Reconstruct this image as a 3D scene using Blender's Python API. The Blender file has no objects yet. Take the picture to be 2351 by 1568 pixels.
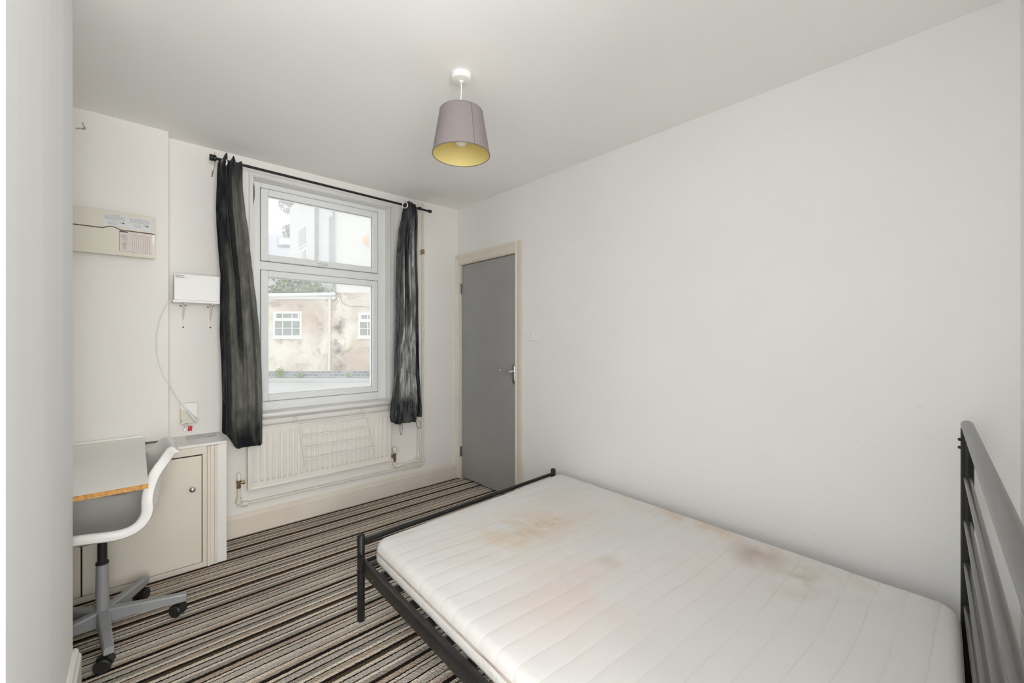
import bpy, bmesh, math, random
from mathutils import Vector, Matrix, noise
R = math.radians
sc = bpy.context.scene
# ------------------------------------------------------------------ camera
CAMZ = 1.28
cd = bpy.data.cameras.new('camera'); cam = bpy.data.objects.new('camera', cd); sc.collection.objects.link(cam)
cd.sensor_width = 36.0; cd.lens = 36.0 * 950.0 / 2351.0; cd.shift_y = -6.0 / 2351.0
cd.clip_start = 0.02; cd.clip_end = 300
YAW = math.atan2(.6711, .7414)
cam.location = (0, 0, CAMZ); cam.rotation_euler = (R(90), 0, -YAW)
sc.camera = cam
# ------------------------------------------------------------------ world: bright overcast sky
w = bpy.data.worlds.new('overcast_sky'); sc.world = w; w.use_nodes = True
bgn = w.node_tree.nodes['Background']
bgn.inputs['Color'].default_value = (0.965, 0.985, 1.0, 1); bgn.inputs['Strength'].default_value = 1.42
# ------------------------------------------------------------------ added fill lamps outside made-up windows (behind and left of the camera)
def area(name, loc, rot, sx, sy, power, col):
    l = bpy.data.lights.new(name, 'AREA'); l.shape = 'RECTANGLE'; l.size = sx; l.size_y = sy; l.energy = power; l.color = col
    o = bpy.data.objects.new(name, l); o.location = loc; o.rotation_euler = rot; sc.collection.objects.link(o); return o
area('fill_lamp_side', (-0.95, -0.15, 1.36), (0, R(-112), 0), 1.7, 1.9, 11.5, (0.975, 0.985, 1.0))
area('fill_lamp_rear', (-0.05, -1.72, 1.40), (R(110), 0, 0), 1.1, 1.7, 76.0, (0.99, 0.99, 0.99))
sc.view_settings.view_transform = 'Standard'; sc.view_settings.look = 'None'
sc.view_settings.exposure = 0.12; sc.view_settings.gamma = 1.0; sc.view_settings.use_curve_mapping = False
sc.cycles.max_bounces = 14; sc.cycles.diffuse_bounces = 8; sc.cycles.transparent_max_bounces = 16
try:
    sc.cycles.use_denoising = True; sc.cycles.denoiser = 'OPENIMAGEDENOISE'
except Exception: pass
sc.cycles.sample_clamp_indirect = 6.0
# ------------------------------------------------------------------ materials
def _m(name):
    m = bpy.data.materials.new(name); m.use_nodes = True
    nt = m.node_tree; return m, nt, nt.nodes['Principled BSDF'], nt.links
def rgba(c): return (c[0], c[1], c[2], 1)
def mat(name, col, rough=.6, metal=0., var=None, vscale=4., bump=0., bscale=60., spec=.4, stretch=None, coat=0., sheen=0., detail=3):
    m, nt, b, L = _m(name)
    b.inputs['Base Color'].default_value = rgba(col); b.inputs['Roughness'].default_value = rough
    b.inputs['Metallic'].default_value = metal; b.inputs['Specular IOR Level'].default_value = spec
    if coat: b.inputs['Coat Weight'].default_value = coat
    if sheen: b.inputs['Sheen Weight'].default_value = sheen
    tc = nt.nodes.new('ShaderNodeTexCoord'); src = tc.outputs['Object']
    if stretch:
        mp = nt.nodes.new('ShaderNodeMapping'); mp.inputs['Scale'].default_value = stretch
        L.new(src, mp.inputs['Vector']); src = mp.outputs['Vector']
    if var:
        n = nt.nodes.new('ShaderNodeTexNoise'); n.inputs['Scale'].default_value = vscale; n.inputs['Detail'].default_value = detail
        L.new(src, n.inputs['Vector'])
        cr = nt.nodes.new('ShaderNodeValToRGB'); cr.color_ramp.elements[0].position = .33; cr.color_ramp.elements[1].position = .67
        cr.color_ramp.elements[0].color = rgba(var); cr.color_ramp.elements[1].color = rgba(col)
        L.new(n.outputs['Fac'], cr.inputs['Fac']); L.new(cr.outputs['Color'], b.inputs['Base Color'])
    if bump:
        n2 = nt.nodes.new('ShaderNodeTexNoise'); n2.inputs['Scale'].default_value = bscale; n2.inputs['Detail'].default_value = 4
        L.new(src, n2.inputs['Vector'])
        bp = nt.nodes.new('ShaderNodeBump'); bp.inputs['Strength'].default_value = bump; bp.inputs['Distance'].default_value = .01
        L.new(n2.outputs['Fac'], bp.inputs['Height']); L.new(bp.outputs['Normal'], b.inputs['Normal'])
    return m
M = {}
M['wall'] = mat('white_wall_paint', (.865, .862, .85), .85, var=(.85, .845, .83), vscale=2.2, bump=.10, bscale=9, spec=.2)
M['wall_warm'] = mat('warm_white_wall_paint', (.87, .855, .825), .85, var=(.85, .83, .795), vscale=2.0, bump=.14, bscale=7, spec=.2)
M['wall_brushed'] = mat('brushed_white_paint', (.87, .88, .885), .8, var=(.835, .845, .85), vscale=9, stretch=(1, 1, .06), bump=.12, bscale=14, spec=.2)
M['ceiling'] = mat('ceiling_paint', (.92, .915, .895), .9, var=(.905, .90, .88), vscale=1.1, bump=.08, bscale=5, spec=.1)
M['trim'] = mat('cream_gloss_woodwork', (.79, .74, .655), .38, var=(.745, .685, .60), vscale=5, bump=.06, bscale=12)
M['trim_white'] = mat('white_gloss_woodwork', (.82, .81, .785), .35, var=(.79, .78, .75), vscale=6, bump=.05, bscale=12)
M['upvc'] = mat('white_window_plastic', (.84, .855, .86), .32, var=(.82, .835, .84), vscale=6)
M['gasket'] = mat('grey_gasket', (.22, .22, .21), .6)
M['door'] = mat('grey_painted_door', (.365, .365, .362), .38, var=(.335, .335, .33), vscale=3, bump=.25, bscale=240, spec=.45)
M['chrome'] = mat('chrome', (.78, .78, .78), .12, metal=1., var=(.70, .70, .70), vscale=9)
M['steel_dull'] = mat('dull_steel', (.42, .41, .39), .35, metal=1., var=(.33, .31, .28), vscale=60)
M['brass'] = mat('tarnished_brass', (.42, .30, .18), .38, metal=1., var=(.26, .20, .14), vscale=70)
M['copper'] = mat('bare_copper', (.48, .16, .08), .45, metal=.7, var=(.36, .10, .05), vscale=50)
M['black_metal'] = mat('black_powder_coat', (.009, .009, .0095), .40, var=(.016, .016, .016), vscale=20, bump=.06, bscale=220, spec=.38)
M['head_metal'] = mat('black_satin_tube', (.045, .044, .042), .33, var=(.06, .058, .055), vscale=9, bump=0., bscale=160, spec=.75, coat=.25)
M['grey_metal'] = mat('silver_grey_metal', (.36, .37, .38), .42, metal=.25, var=(.33, .34, .35), vscale=12)
M['black_plastic'] = mat('black_plastic', (.014, .014, .015), .45, var=(.022, .022, .023), vscale=40)
M['chair'] = mat('white_moulded_plastic', (.83, .825, .80), .38, var=(.81, .80, .775), vscale=7)
M['desk'] = mat('cream_melamine', (.90, .895, .865), .35, var=(.88, .87, .82), vscale=3)
M['chip'] = mat('raw_chipboard', (.66, .36, .12), .85, var=(.40, .19, .05), vscale=95, bump=.4, bscale=150, detail=6)
M['cupboard'] = mat('cream_cupboard_paint', (.76, .71, .62), .42, var=(.72, .665, .575), vscale=3, bump=.05, bscale=10)
M['rad'] = mat('radiator_enamel', (.82, .79, .735), .33, var=(.80, .765, .71), vscale=4)
M['pipe'] = mat('painted_pipe', (.80, .77, .70), .4, var=(.75, .71, .63), vscale=25, bump=.1, bscale=60)
M['wire'] = mat('white_coated_wire', (.88, .90, .92), .35, var=(.84, .86, .88), vscale=20)
M['consumer'] = mat('aged_cream_plastic', (.735, .695, .60), .4, var=(.70, .655, .56), vscale=4)
M['consumer_gap'] = mat('brown_gap', (.16, .12, .08), .8)
M['sticker'] = mat('pale_sticker', (.74, .755, .77), .5, var=(.70, .715, .73), vscale=30)
M['sticker_pink'] = mat('faded_chart_sticker', (.74, .69, .65), .5, var=(.69, .63, .59), vscale=40)
M['ink'] = mat('grey_print', (.36, .37, .39), .7, var=(.48, .49, .50), vscale=300)
M['ink_dark'] = mat('dark_print', (.09, .085, .08), .7)
M['ink_brown'] = mat('faded_brown_print', (.46, .36, .33), .7)
M['plastic_white'] = mat('white_plastic', (.86, .86, .845), .35, var=(.84, .84, .82), vscale=9)
M['plastic_cable'] = mat('pale_cable', (.76, .78, .76), .45)
M['red'] = mat('red_plastic', (.70, .03, .03), .35, var=(.55, .015, .02), vscale=40)
M['paper'] = mat('grey_white_paper', (.68, .685, .71), .55, var=(.61, .615, .645), vscale=14)
M['shade_out'] = mat('mauve_grey_lampshade', (.275, .240, .240), .85, var=(.255, .222, .221), vscale=90, stretch=(1, 1, 8), bump=.15, bscale=300)
M['shade_in'] = mat('gold_shade_lining', (.76, .64, .27), .5, var=(.73, .61, .24), vscale=8, metal=.05)
M['seam'] = mat('shade_seam', (.17, .14, .15), .8)
M['bulb'] = mat('white_bulb_glass', (.88, .85, .76), .25)
M['cable_white'] = mat('white_flex', (.85, .80, .76), .5)
M['grommet'] = mat('silver_grommet', (.86, .86, .84), .25, metal=.6)
M['crack'] = mat('dark_crack', (.03, .027, .022), .9)
M['scuff'] = mat('faint_grey_scuff', (.62, .61, .59), .9)
M['mark'] = mat('rusty_mark', (.36, .24, .17), .9)
M['thread'] = mat('black_elastic', (.02, .02, .02), .7)
# outdoors
M['slate'] = mat('pale_slate_roof', (.66, .69, .77), .6, var=(.60, .63, .71), vscale=1.4)
M['render_white'] = mat('cream_render', (.83, .815, .78), .9, var=(.80, .775, .73), vscale=.6)
M['render_side'] = mat('white_render', (.80, .80, .79), .9, var=(.77, .77, .76), vscale=.5)
M['road'] = mat('pale_asphalt', (.60, .60, .60), .9, var=(.53, .53, .525), vscale=.9, bump=.2, bscale=30)
M['gutter'] = mat('white_gutter', (.88, .87, .85), .4)
M['pipe_out'] = mat('cream_downpipe', (.84, .76, .68), .5)
M['pipe_grey'] = mat('grey_soil_pipe', (.36, .37, .36), .6)
M['win_out'] = mat('white_outdoor_window', (.93, .93, .92), .4)
M['pane_out'] = mat('grey_reflecting_pane', (.34, .37, .36), .15, var=(.26, .28, .25), vscale=2.5, spec=.8)
M['leaf'] = mat('pale_green_leaves', (.40, .46, .27), .7, var=(.28, .34, .18), vscale=3)
M['leaf_dark'] = mat('grey_green_leaves', (.46, .49, .42), .7, var=(.36, .39, .32), vscale=2)
M['weed'] = mat('weed_leaves', (.42, .50, .16), .7, var=(.30, .38, .12), vscale=9)
M['bark'] = mat('bark', (.22, .18, .14), .9)
M['alarm'] = mat('peach_alarm_box', (.86, .56, .34), .5)
M['cable_out'] = mat('drooping_cable', (.32, .29, .26), .7)

def weathered():
    m, nt, b, L = _m('weathered_cream_render'); N = nt.nodes.new
    b.inputs['Roughness'].default_value = .92; b.inputs['Specular IOR Level'].default_value = .1
    tc = N('ShaderNodeTexCoord')
    def nz(scale, det, rough=.6, dist=0.):
        n = N('ShaderNodeTexNoise'); n.inputs['Scale'].default_value = scale; n.inputs['Detail'].default_value = det
        n.inputs['Roughness'].default_value = rough; n.inputs['Distortion'].default_value = dist
        L.new(tc.outputs['Object'], n.inputs['Vector']); return n.outputs['Fac']
    def ramp(fac, a, c, p0, p1):
        r = N('ShaderNodeValToRGB'); r.color_ramp.elements[0].position = p0; r.color_ramp.elements[1].position = p1
        r.color_ramp.elements[0].color = rgba(a); r.color_ramp.elements[1].color = rgba(c); L.new(fac, r.inputs['Fac']); return r.outputs['Color']
    c1 = ramp(nz(.55, 5, .6, .4), (.62, .50, .395), (.90, .825, .72), .38, .60)
    c2 = ramp(nz(2.1, 7, .7, .8), (1, 1, 1), (.42, .35, .29), .54, .68)
    mx = N('ShaderNodeMix'); mx.data_type = 'RGBA'; mx.blend_type = 'MULTIPLY'; mx.inputs[0].default_value = .65
    L.new(c1, mx.inputs[6]); L.new(c2, mx.inputs[7])
    # damp black stain running down the joint between the two buildings
    sx = N('ShaderNodeSeparateXYZ'); L.new(tc.outputs['Object'], sx.inputs[0])
    a = N('ShaderNodeMath'); a.operation = 'ADD'; a.inputs[1].default_value = 6.93; L.new(sx.outputs['X'], a.inputs[0])
    ab = N('ShaderNodeMath'); ab.operation = 'ABSOLUTE'; L.new(a.outputs[0], ab.inputs[0])
    mr = N('ShaderNodeMapRange'); mr.inputs[1].default_value = .05; mr.inputs[2].default_value = .34; mr.inputs[3].default_value = 1.; mr.inputs[4].default_value = 0.
    L.new(ab.outputs[0], mr.inputs[0])
    st = ramp(nz(1.7, 6, .7, .3), (0, 0, 0), (1, 1, 1), .44, .58)
    ml = N('ShaderNodeMath'); ml.operation = 'MULTIPLY'; L.new(mr.outputs[0], ml.inputs[0]); L.new(st, ml.inputs[1])
    m3 = N('ShaderNodeMix'); m3.data_type = 'RGBA'; L.new(ml.outputs[0], m3.inputs[0]); L.new(mx.outputs[2], m3.inputs[6])
    m3.inputs[7].default_value = (.16, .125, .10, 1)
    L.new(m3.outputs[2], b.inputs['Base Color']); return m
M['weathered'] = weathered()
def plinth_mat():
    m, nt, b, L = _m('blue_black_brick_plinth'); N = nt.nodes.new
    tc = N('ShaderNodeTexCoord'); mp = N('ShaderNodeMapping'); mp.inputs['Rotation'].default_value = (R(90), 0, 0)
    br = N('ShaderNodeTexBrick'); br.inputs['Color1'].default_value = (.11, .14, .19, 1); br.inputs['Color2'].default_value = (.30, .33, .37, 1)
    br.inputs['Mortar'].default_value = (.45, .44, .42, 1); br.inputs['Scale'].default_value = 2.4; br.inputs['Mortar Size'].default_value = .03
    L.new(tc.outputs['Object'], mp.inputs[0]); L.new(mp.outputs[0], br.inputs['Vector']); L.new(br.outputs['Color'], b.inputs['Base Color'])
    b.inputs['Roughness'].default_value = .8; return m
M['plinth'] = plinth_mat()

def glass_mat(name, glare_veil):  # haze mixes in a translucent white veil imitating glare over the view
    m = bpy.data.materials.new(name); m.use_nodes = True; nt = m.node_tree; nt.nodes.clear(); N = nt.nodes.new; L = nt.links
    out = N('ShaderNodeOutputMaterial'); tr = N('ShaderNodeBsdfTransparent'); tr.inputs[0].default_value = (.97, .98, .975, 1)
    gl = N('ShaderNodeBsdfGlossy'); gl.inputs['Roughness'].default_value = .02; gl.inputs['Color'].default_value = (.9, .9, .9, 1)
    tl = N('ShaderNodeBsdfTranslucent'); tl.inputs[0].default_value = (.95, .95, .94, 1)
    n = N('ShaderNodeTexNoise'); n.inputs['Scale'].default_value = 3.5; n.inputs['Detail'].default_value = 3
    tc = N('ShaderNodeTexCoord'); L.new(tc.outputs['Object'], n.inputs['Vector'])
    mr = N('ShaderNodeMapRange'); mr.inputs[1].default_value = .3; mr.inputs[2].default_value = .7; mr.inputs[3].default_value = glare_veil * .75; mr.inputs[4].default_value = glare_veil * 1.25
    L.new(n.outputs['Fac'], mr.inputs[0])
    m1 = N('ShaderNodeMixShader'); L.new(mr.outputs[0], m1.inputs[0]); L.new(tr.outputs[0], m1.inputs[1]); L.new(tl.outputs[0], m1.inputs[2])
    lw = N('ShaderNodeLayerWeight'); lw.inputs['Blend'].default_value = .12
    m2 = N('ShaderNodeMixShader'); L.new(lw.outputs['Fresnel'], m2.inputs[0]); L.new(m1.outputs[0], m2.inputs[1]); L.new(gl.outputs[0], m2.inputs[2])
    L.new(m2.outputs[0], out.inputs[0]); return m
M['glass_glare_veil'] = glass_mat('glare_veiled_glass', .30)
M['glass'] = glass_mat('window_glass', .16)

def carpet_mat():
    m, nt, b, L = _m('striped_loop_carpet'); N = nt.nodes.new
    b.inputs['Roughness'].default_value = .97; b.inputs['Specular IOR Level'].default_value = .05
    tc = N('ShaderNodeTexCoord'); sx = N('ShaderNodeSeparateXYZ'); L.new(tc.outputs['Object'], sx.inputs[0])
    n = N('ShaderNodeTexNoise'); n.inputs['Scale'].default_value = 110; n.inputs['Detail'].default_value = 2; L.new(tc.outputs['Object'], n.inputs['Vector'])
    n3 = N('ShaderNodeTexNoise'); n3.inputs['Scale'].default_value = 5; L.new(tc.outputs['Object'], n3.inputs['Vector'])
    def math_(op, a, bv):
        q = N('ShaderNodeMath'); q.operation = op
        for i, v in enumerate((a, bv)):
            if v is None: continue
            if isinstance(v, (int, float)): q.inputs[i].default_value = v
            else: L.new(v, q.inputs[i])
        return q.outputs[0]
    P = .46
    jit = math_('MULTIPLY', math_('SUBTRACT', n.outputs['Fac'], .5), .007)
    jit2 = math_('MULTIPLY', math_('SUBTRACT', n3.outputs['Fac'], .5), .008)
    y = math_('ADD', math_('ADD', sx.outputs['Y'], jit), jit2)
    fr = math_('FRACT', math_('DIVIDE', y, P), None)
    C = {'c': (.80, .70, .585), 'l': (.58, .53, .465), 'g': (.40, .355, .305), 't': (.52, .42, .335), 'b': (.105, .075, .050), 'k': (.026, .021, .017), 'w': (.88, .80, .69)}
    seq = [('c', 12), ('k', 5), ('l', 20), ('b', 4), ('c', 9), ('k', 5), ('t', 17), ('k', 13), ('g', 15), ('w', 9), ('b', 5), ('l', 18), ('k', 4),
           ('c', 13), ('b', 12), ('k', 10), ('c', 10), ('t', 15), ('k', 4), ('w', 10), ('g', 15), ('k', 5), ('l', 20), ('b', 6), ('c', 10), ('k', 14), ('t', 13), ('c', 11), ('b', 4), ('l', 17)]
    tot = sum(s[1] for s in seq)
    r = N('ShaderNodeValToRGB'); r.color_ramp.interpolation = 'CONSTANT'; pos = 0
    els = r.color_ramp.elements
    for i, (k, ww) in enumerate(seq):
        if i < 2: e = els[i]; e.position = pos / tot
        else: e = els.new(pos / tot)
        e.color = rgba(C[k]); pos += ww
    L.new(fr, r.inputs['Fac'])
    # tufts: small cells lighten and darken the pile
    v = N('ShaderNodeTexVoronoi'); v.inputs['Scale'].default_value = 190; L.new(tc.outputs['Object'], v.inputs['Vector'])
    vr = N('ShaderNodeMapRange'); vr.inputs[1].default_value = 0; vr.inputs[2].default_value = .8; vr.inputs[3].default_value = 1.2; vr.inputs[4].default_value = .80
    L.new(v.outputs['Distance'], vr.inputs[0])
    big = N('ShaderNodeTexNoise'); big.inputs['Scale'].default_value = 1.6; big.inputs['Detail'].default_value = 4; L.new(tc.outputs['Object'], big.inputs['Vector'])
    bm = N('ShaderNodeMapRange'); bm.inputs[1].default_value = .35; bm.inputs[2].default_value = .65; bm.inputs[3].default_value = .80; bm.inputs[4].default_value = 1.05
    L.new(big.outputs['Fac'], bm.inputs[0])
    f = math_('MULTIPLY', vr.outputs[0], bm.outputs[0])
    hs = N('ShaderNodeVectorMath'); hs.operation = 'SCALE'; L.new(r.outputs['Color'], hs.inputs[0]); L.new(f, hs.inputs['Scale'])
    L.new(hs.outputs[0], b.inputs['Base Color'])
    bp = N('ShaderNodeBump'); bp.inputs['Strength'].default_value = .7; bp.inputs['Distance'].default_value = .006; bp.invert = True
    L.new(v.outputs['Distance'], bp.inputs['Height']); L.new(bp.outputs['Normal'], b.inputs['Normal'])
    return m
M['carpet'] = carpet_mat()

def mattress_mat():
    m, nt, b, L = _m('stained_mattress_ticking'); N = nt.nodes.new
    b.inputs['Roughness'].default_value = .9; b.inputs['Specular IOR Level'].default_value = .15; b.inputs['Sheen Weight'].default_value = .15
    tc = N('ShaderNodeTexCoord'); geo = tc.outputs['Object']
    def nz(scale, det=4, st=(1, 1, 1), dist=0.):
        mp = N('ShaderNodeMapping'); mp.inputs['Scale'].default_value = st; L.new(geo, mp.inputs[0])
        n = N('ShaderNodeTexNoise'); n.inputs['Scale'].default_value = scale; n.inputs['Detail'].default_value = det; n.inputs['Distortion'].default_value = dist
        L.new(mp.outputs[0], n.inputs['Vector']); return n.outputs['Fac']
    def mth(op, a, bv=None):
        q = N('ShaderNodeMath'); q.operation = op
        for i, v in enumerate((a, bv)):
            if v is None: continue
            if isinstance(v, (int, float)): q.inputs[i].default_value = v
            else: L.new(v, q.inputs[i])
        return q.outputs[0]
    def mapr(v, a, c, d, e):
        q = N('ShaderNodeMapRange'); L.new(v, q.inputs[0])
        for i, k in enumerate((a, c, d, e)): q.inputs[i + 1].default_value = k
        return q.outputs[0]
    base = N('ShaderNodeValToRGB'); base.color_ramp.elements[0].position = .3; base.color_ramp.elements[1].position = .7
    base.color_ramp.elements[0].color = (.70, .682, .66, 1); base.color_ramp.elements[1].color = (.745, .735, .72, 1)
    L.new(nz(2.6, 5), base.inputs['Fac']); col = base.outputs['Color']
    def spot(col, cx, cy, rx, ry, c, strength, nscale, lo, hi, st=(1, 1, 1)):
        mp = N('ShaderNodeMapping'); mp.vector_type = 'POINT'; mp.inputs['Location'].default_value = (-cx / rx, -cy / ry, 0); mp.inputs['Scale'].default_value = (1 / rx, 1 / ry, 0)
        L.new(geo, mp.inputs[0]); ln = N('ShaderNodeVectorMath'); ln.operation = 'LENGTH'; L.new(mp.outputs[0], ln.inputs[0])
        fall = mapr(ln.outputs['Value'], .15, 1., 1., 0.)
        f = mth('MULTIPLY', fall, mapr(nz(nscale, 7, st, .5), lo, hi, 0., 1.)); f = mth('MULTIPLY', f, strength)
        mx = N('ShaderNodeMix'); mx.data_type = 'RGBA'; L.new(f, mx.inputs[0]); L.new(col, mx.inputs[6]); mx.inputs[7].default_value = rgba(c); return mx.outputs[2]
    brown = (.60, .47, .33)
    col = spot(col, 1.38, 1.42, .26, .20, (.62, .47, .31), .95, 9, .34, .60, (1.6, .7, 1))
    col = spot(col, 1.30, 1.42, .42, .30, (.68, .56, .43), .55, 5, .35, .6)
    col = spot(col, 1.50, 1.37, .14, .10, (.50, .35, .22), .65, 16, .5, .66, (1, 2, 1))
    col = spot(col, 1.60, 1.42, .40, .34, (.72, .59, .48), .5, 6, .38, .6)
    col = spot(col, 1.93, .60, .16, .13, (.50, .41, .34), .95, 6, .30, .56)
    col = spot(col, 1.86, .44, .20, .12, (.53, .45, .36), .8, 8, .38, .60)
    col = spot(col, 2.06, .92, .14, .55, (.66, .51, .38), .8, 6, .38, .60)
    col = spot(col, 1.97, .28, .22, .14, (.60, .52, .44), .50, 7, .38, .60)
    col = spot(col, 1.42, .98, .07, .06, (.55, .44, .32), .65, 9, .36, .60)
    col = spot(col, 1.15, .95, .42, .35, (.75, .62, .585), .65, 4, .35, .60)
    col = spot(col, 1.65, .75, .40, .35, (.78, .69, .64), .35, 5, .35, .62)
    # small specks
    v = N('ShaderNodeTexVoronoi'); v.inputs['Scale'].default_value = 13; L.new(geo, v.inputs['Vector'])
    sp = mth('MULTIPLY', mapr(v.outputs['Distance'], .012, .035, 1., 0.), .45)
    mx = N('ShaderNodeMix'); mx.data_type = 'RGBA'; L.new(sp, mx.inputs[0]); L.new(col, mx.inputs[6]); mx.inputs[7].default_value = (.30, .26, .24, 1); col = mx.outputs[2]
    # quilting seams every 78 mm, slightly wavy and twisted
    sxyz = N('ShaderNodeSeparateXYZ'); L.new(geo, sxyz.inputs[0])
    X, Y = sxyz.outputs['X'], sxyz.outputs['Y']
    bend = mth('MULTIPLY', mth('POWER', mapr(X, 1.35, 2.15, 0., 1.), 2.), .035)
    s = mth('ADD', Y, mth('MULTIPLY', X, .075)); s = mth('SUBTRACT', s, bend)
    s = mth('ADD', s, mth('MULTIPLY', mth('SUBTRACT', nz(2.2, 2), .5), .03))
    d = mth('ABSOLUTE', mth('SUBTRACT', mth('FRACT', mth('DIVIDE', s, .078)), .5))   # .5 mid, 0 at seam line shifted
    line = mapr(d, 0., .045, 1., 0.); groove = mapr(d, 0., .22, 0., 1.)
    lf = mth('MULTIPLY', line, mapr(nz(5, 3), .35, .65, .12, .75)); lf = mth('MULTIPLY', lf, mapr(X, .8, 1.9, .25, .62))
    mx = N('ShaderNodeMix'); mx.data_type = 'RGBA'; L.new(lf, mx.inputs[0]); L.new(col, mx.inputs[6]); mx.inputs[7].default_value = (.52, .46, .41, 1); col = mx.outputs[2]
    L.new(col, b.inputs['Base Color'])
    sm = N('ShaderNodeMath'); sm.operation = 'POWER'; sm.inputs[1].default_value = .5; L.new(groove, sm.inputs[0])
    hgt = mth('ADD', mth('MULTIPLY', sm.outputs[0], 1.), mth('MULTIPLY', nz(14, 4), .9))
    bp = N('ShaderNodeBump'); bp.inputs['Strength'].default_value = .20; bp.inputs['Distance'].default_value = .006
    L.new(hgt, bp.inputs['Height']); L.new(bp.outputs['Normal'], b.inputs['Normal']); return m
M['mattress'] = mattress_mat()
M['mattress_side'] = mat('mattress_side_fabric', (.79, .775, .745), .9, var=(.74, .72, .685), vscale=9, bump=.3, bscale=70, spec=.1)
M['piping'] = mat('brown_piping', (.50, .42, .37), .8)

def curtain_mat(name, dark, light, hl, sheen, rough, spec, bump):
    # dark cloth, partly faded; fold shade and highlights are painted into its colour
    m, nt, b, L = _m(name); N = nt.nodes.new
    tc = N('ShaderNodeTexCoord'); mp = N('ShaderNodeMapping'); mp.inputs['Scale'].default_value = (1., 1., .25); L.new(tc.outputs['Object'], mp.inputs[0])
    n = N('ShaderNodeTexNoise'); n.inputs['Scale'].default_value = 26; n.inputs['Detail'].default_value = 6; n.inputs['Distortion'].default_value = .8; L.new(mp.outputs[0], n.inputs['Vector'])
    at = N('ShaderNodeAttribute'); at.attribute_name = 'fade_fold_shade'
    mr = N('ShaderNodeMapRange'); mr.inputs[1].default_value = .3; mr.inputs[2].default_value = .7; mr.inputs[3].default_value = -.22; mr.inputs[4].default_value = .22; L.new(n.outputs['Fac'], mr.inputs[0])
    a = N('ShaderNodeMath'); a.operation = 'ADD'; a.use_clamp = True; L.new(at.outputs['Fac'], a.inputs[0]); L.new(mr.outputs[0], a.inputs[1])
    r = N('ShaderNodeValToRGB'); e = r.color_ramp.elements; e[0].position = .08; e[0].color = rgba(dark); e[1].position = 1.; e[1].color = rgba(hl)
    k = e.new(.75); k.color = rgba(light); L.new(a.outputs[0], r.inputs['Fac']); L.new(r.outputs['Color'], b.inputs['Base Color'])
    b.inputs['Roughness'].default_value = rough; b.inputs['Specular IOR Level'].default_value = spec; b.inputs['Sheen Weight'].default_value = sheen
    mp2 = N('ShaderNodeMapping'); mp2.inputs['Scale'].default_value = (1., 1., .45); mp2.inputs['Rotation'].default_value = (0, R(14), 0); L.new(tc.outputs['Object'], mp2.inputs[0])
    n3 = N('ShaderNodeTexNoise'); n3.inputs['Scale'].default_value = 34; n3.inputs['Detail'].default_value = 5; n3.inputs['Distortion'].default_value = 1.6; L.new(mp2.outputs[0], n3.inputs['Vector'])
    bp = N('ShaderNodeBump'); bp.inputs['Strength'].default_value = bump; bp.inputs['Distance'].default_value = .015; L.new(n3.outputs['Fac'], bp.inputs['Height']); L.new(bp.outputs['Normal'], b.inputs['Normal'])
    return m
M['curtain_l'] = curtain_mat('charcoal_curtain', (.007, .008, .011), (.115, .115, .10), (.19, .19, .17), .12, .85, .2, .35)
M['curtain_r'] = curtain_mat('blue_black_satin_curtain', (.008, .011, .017), (.145, .145, .135), (.46, .48, .48), .08, .40, .6, .8)

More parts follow.
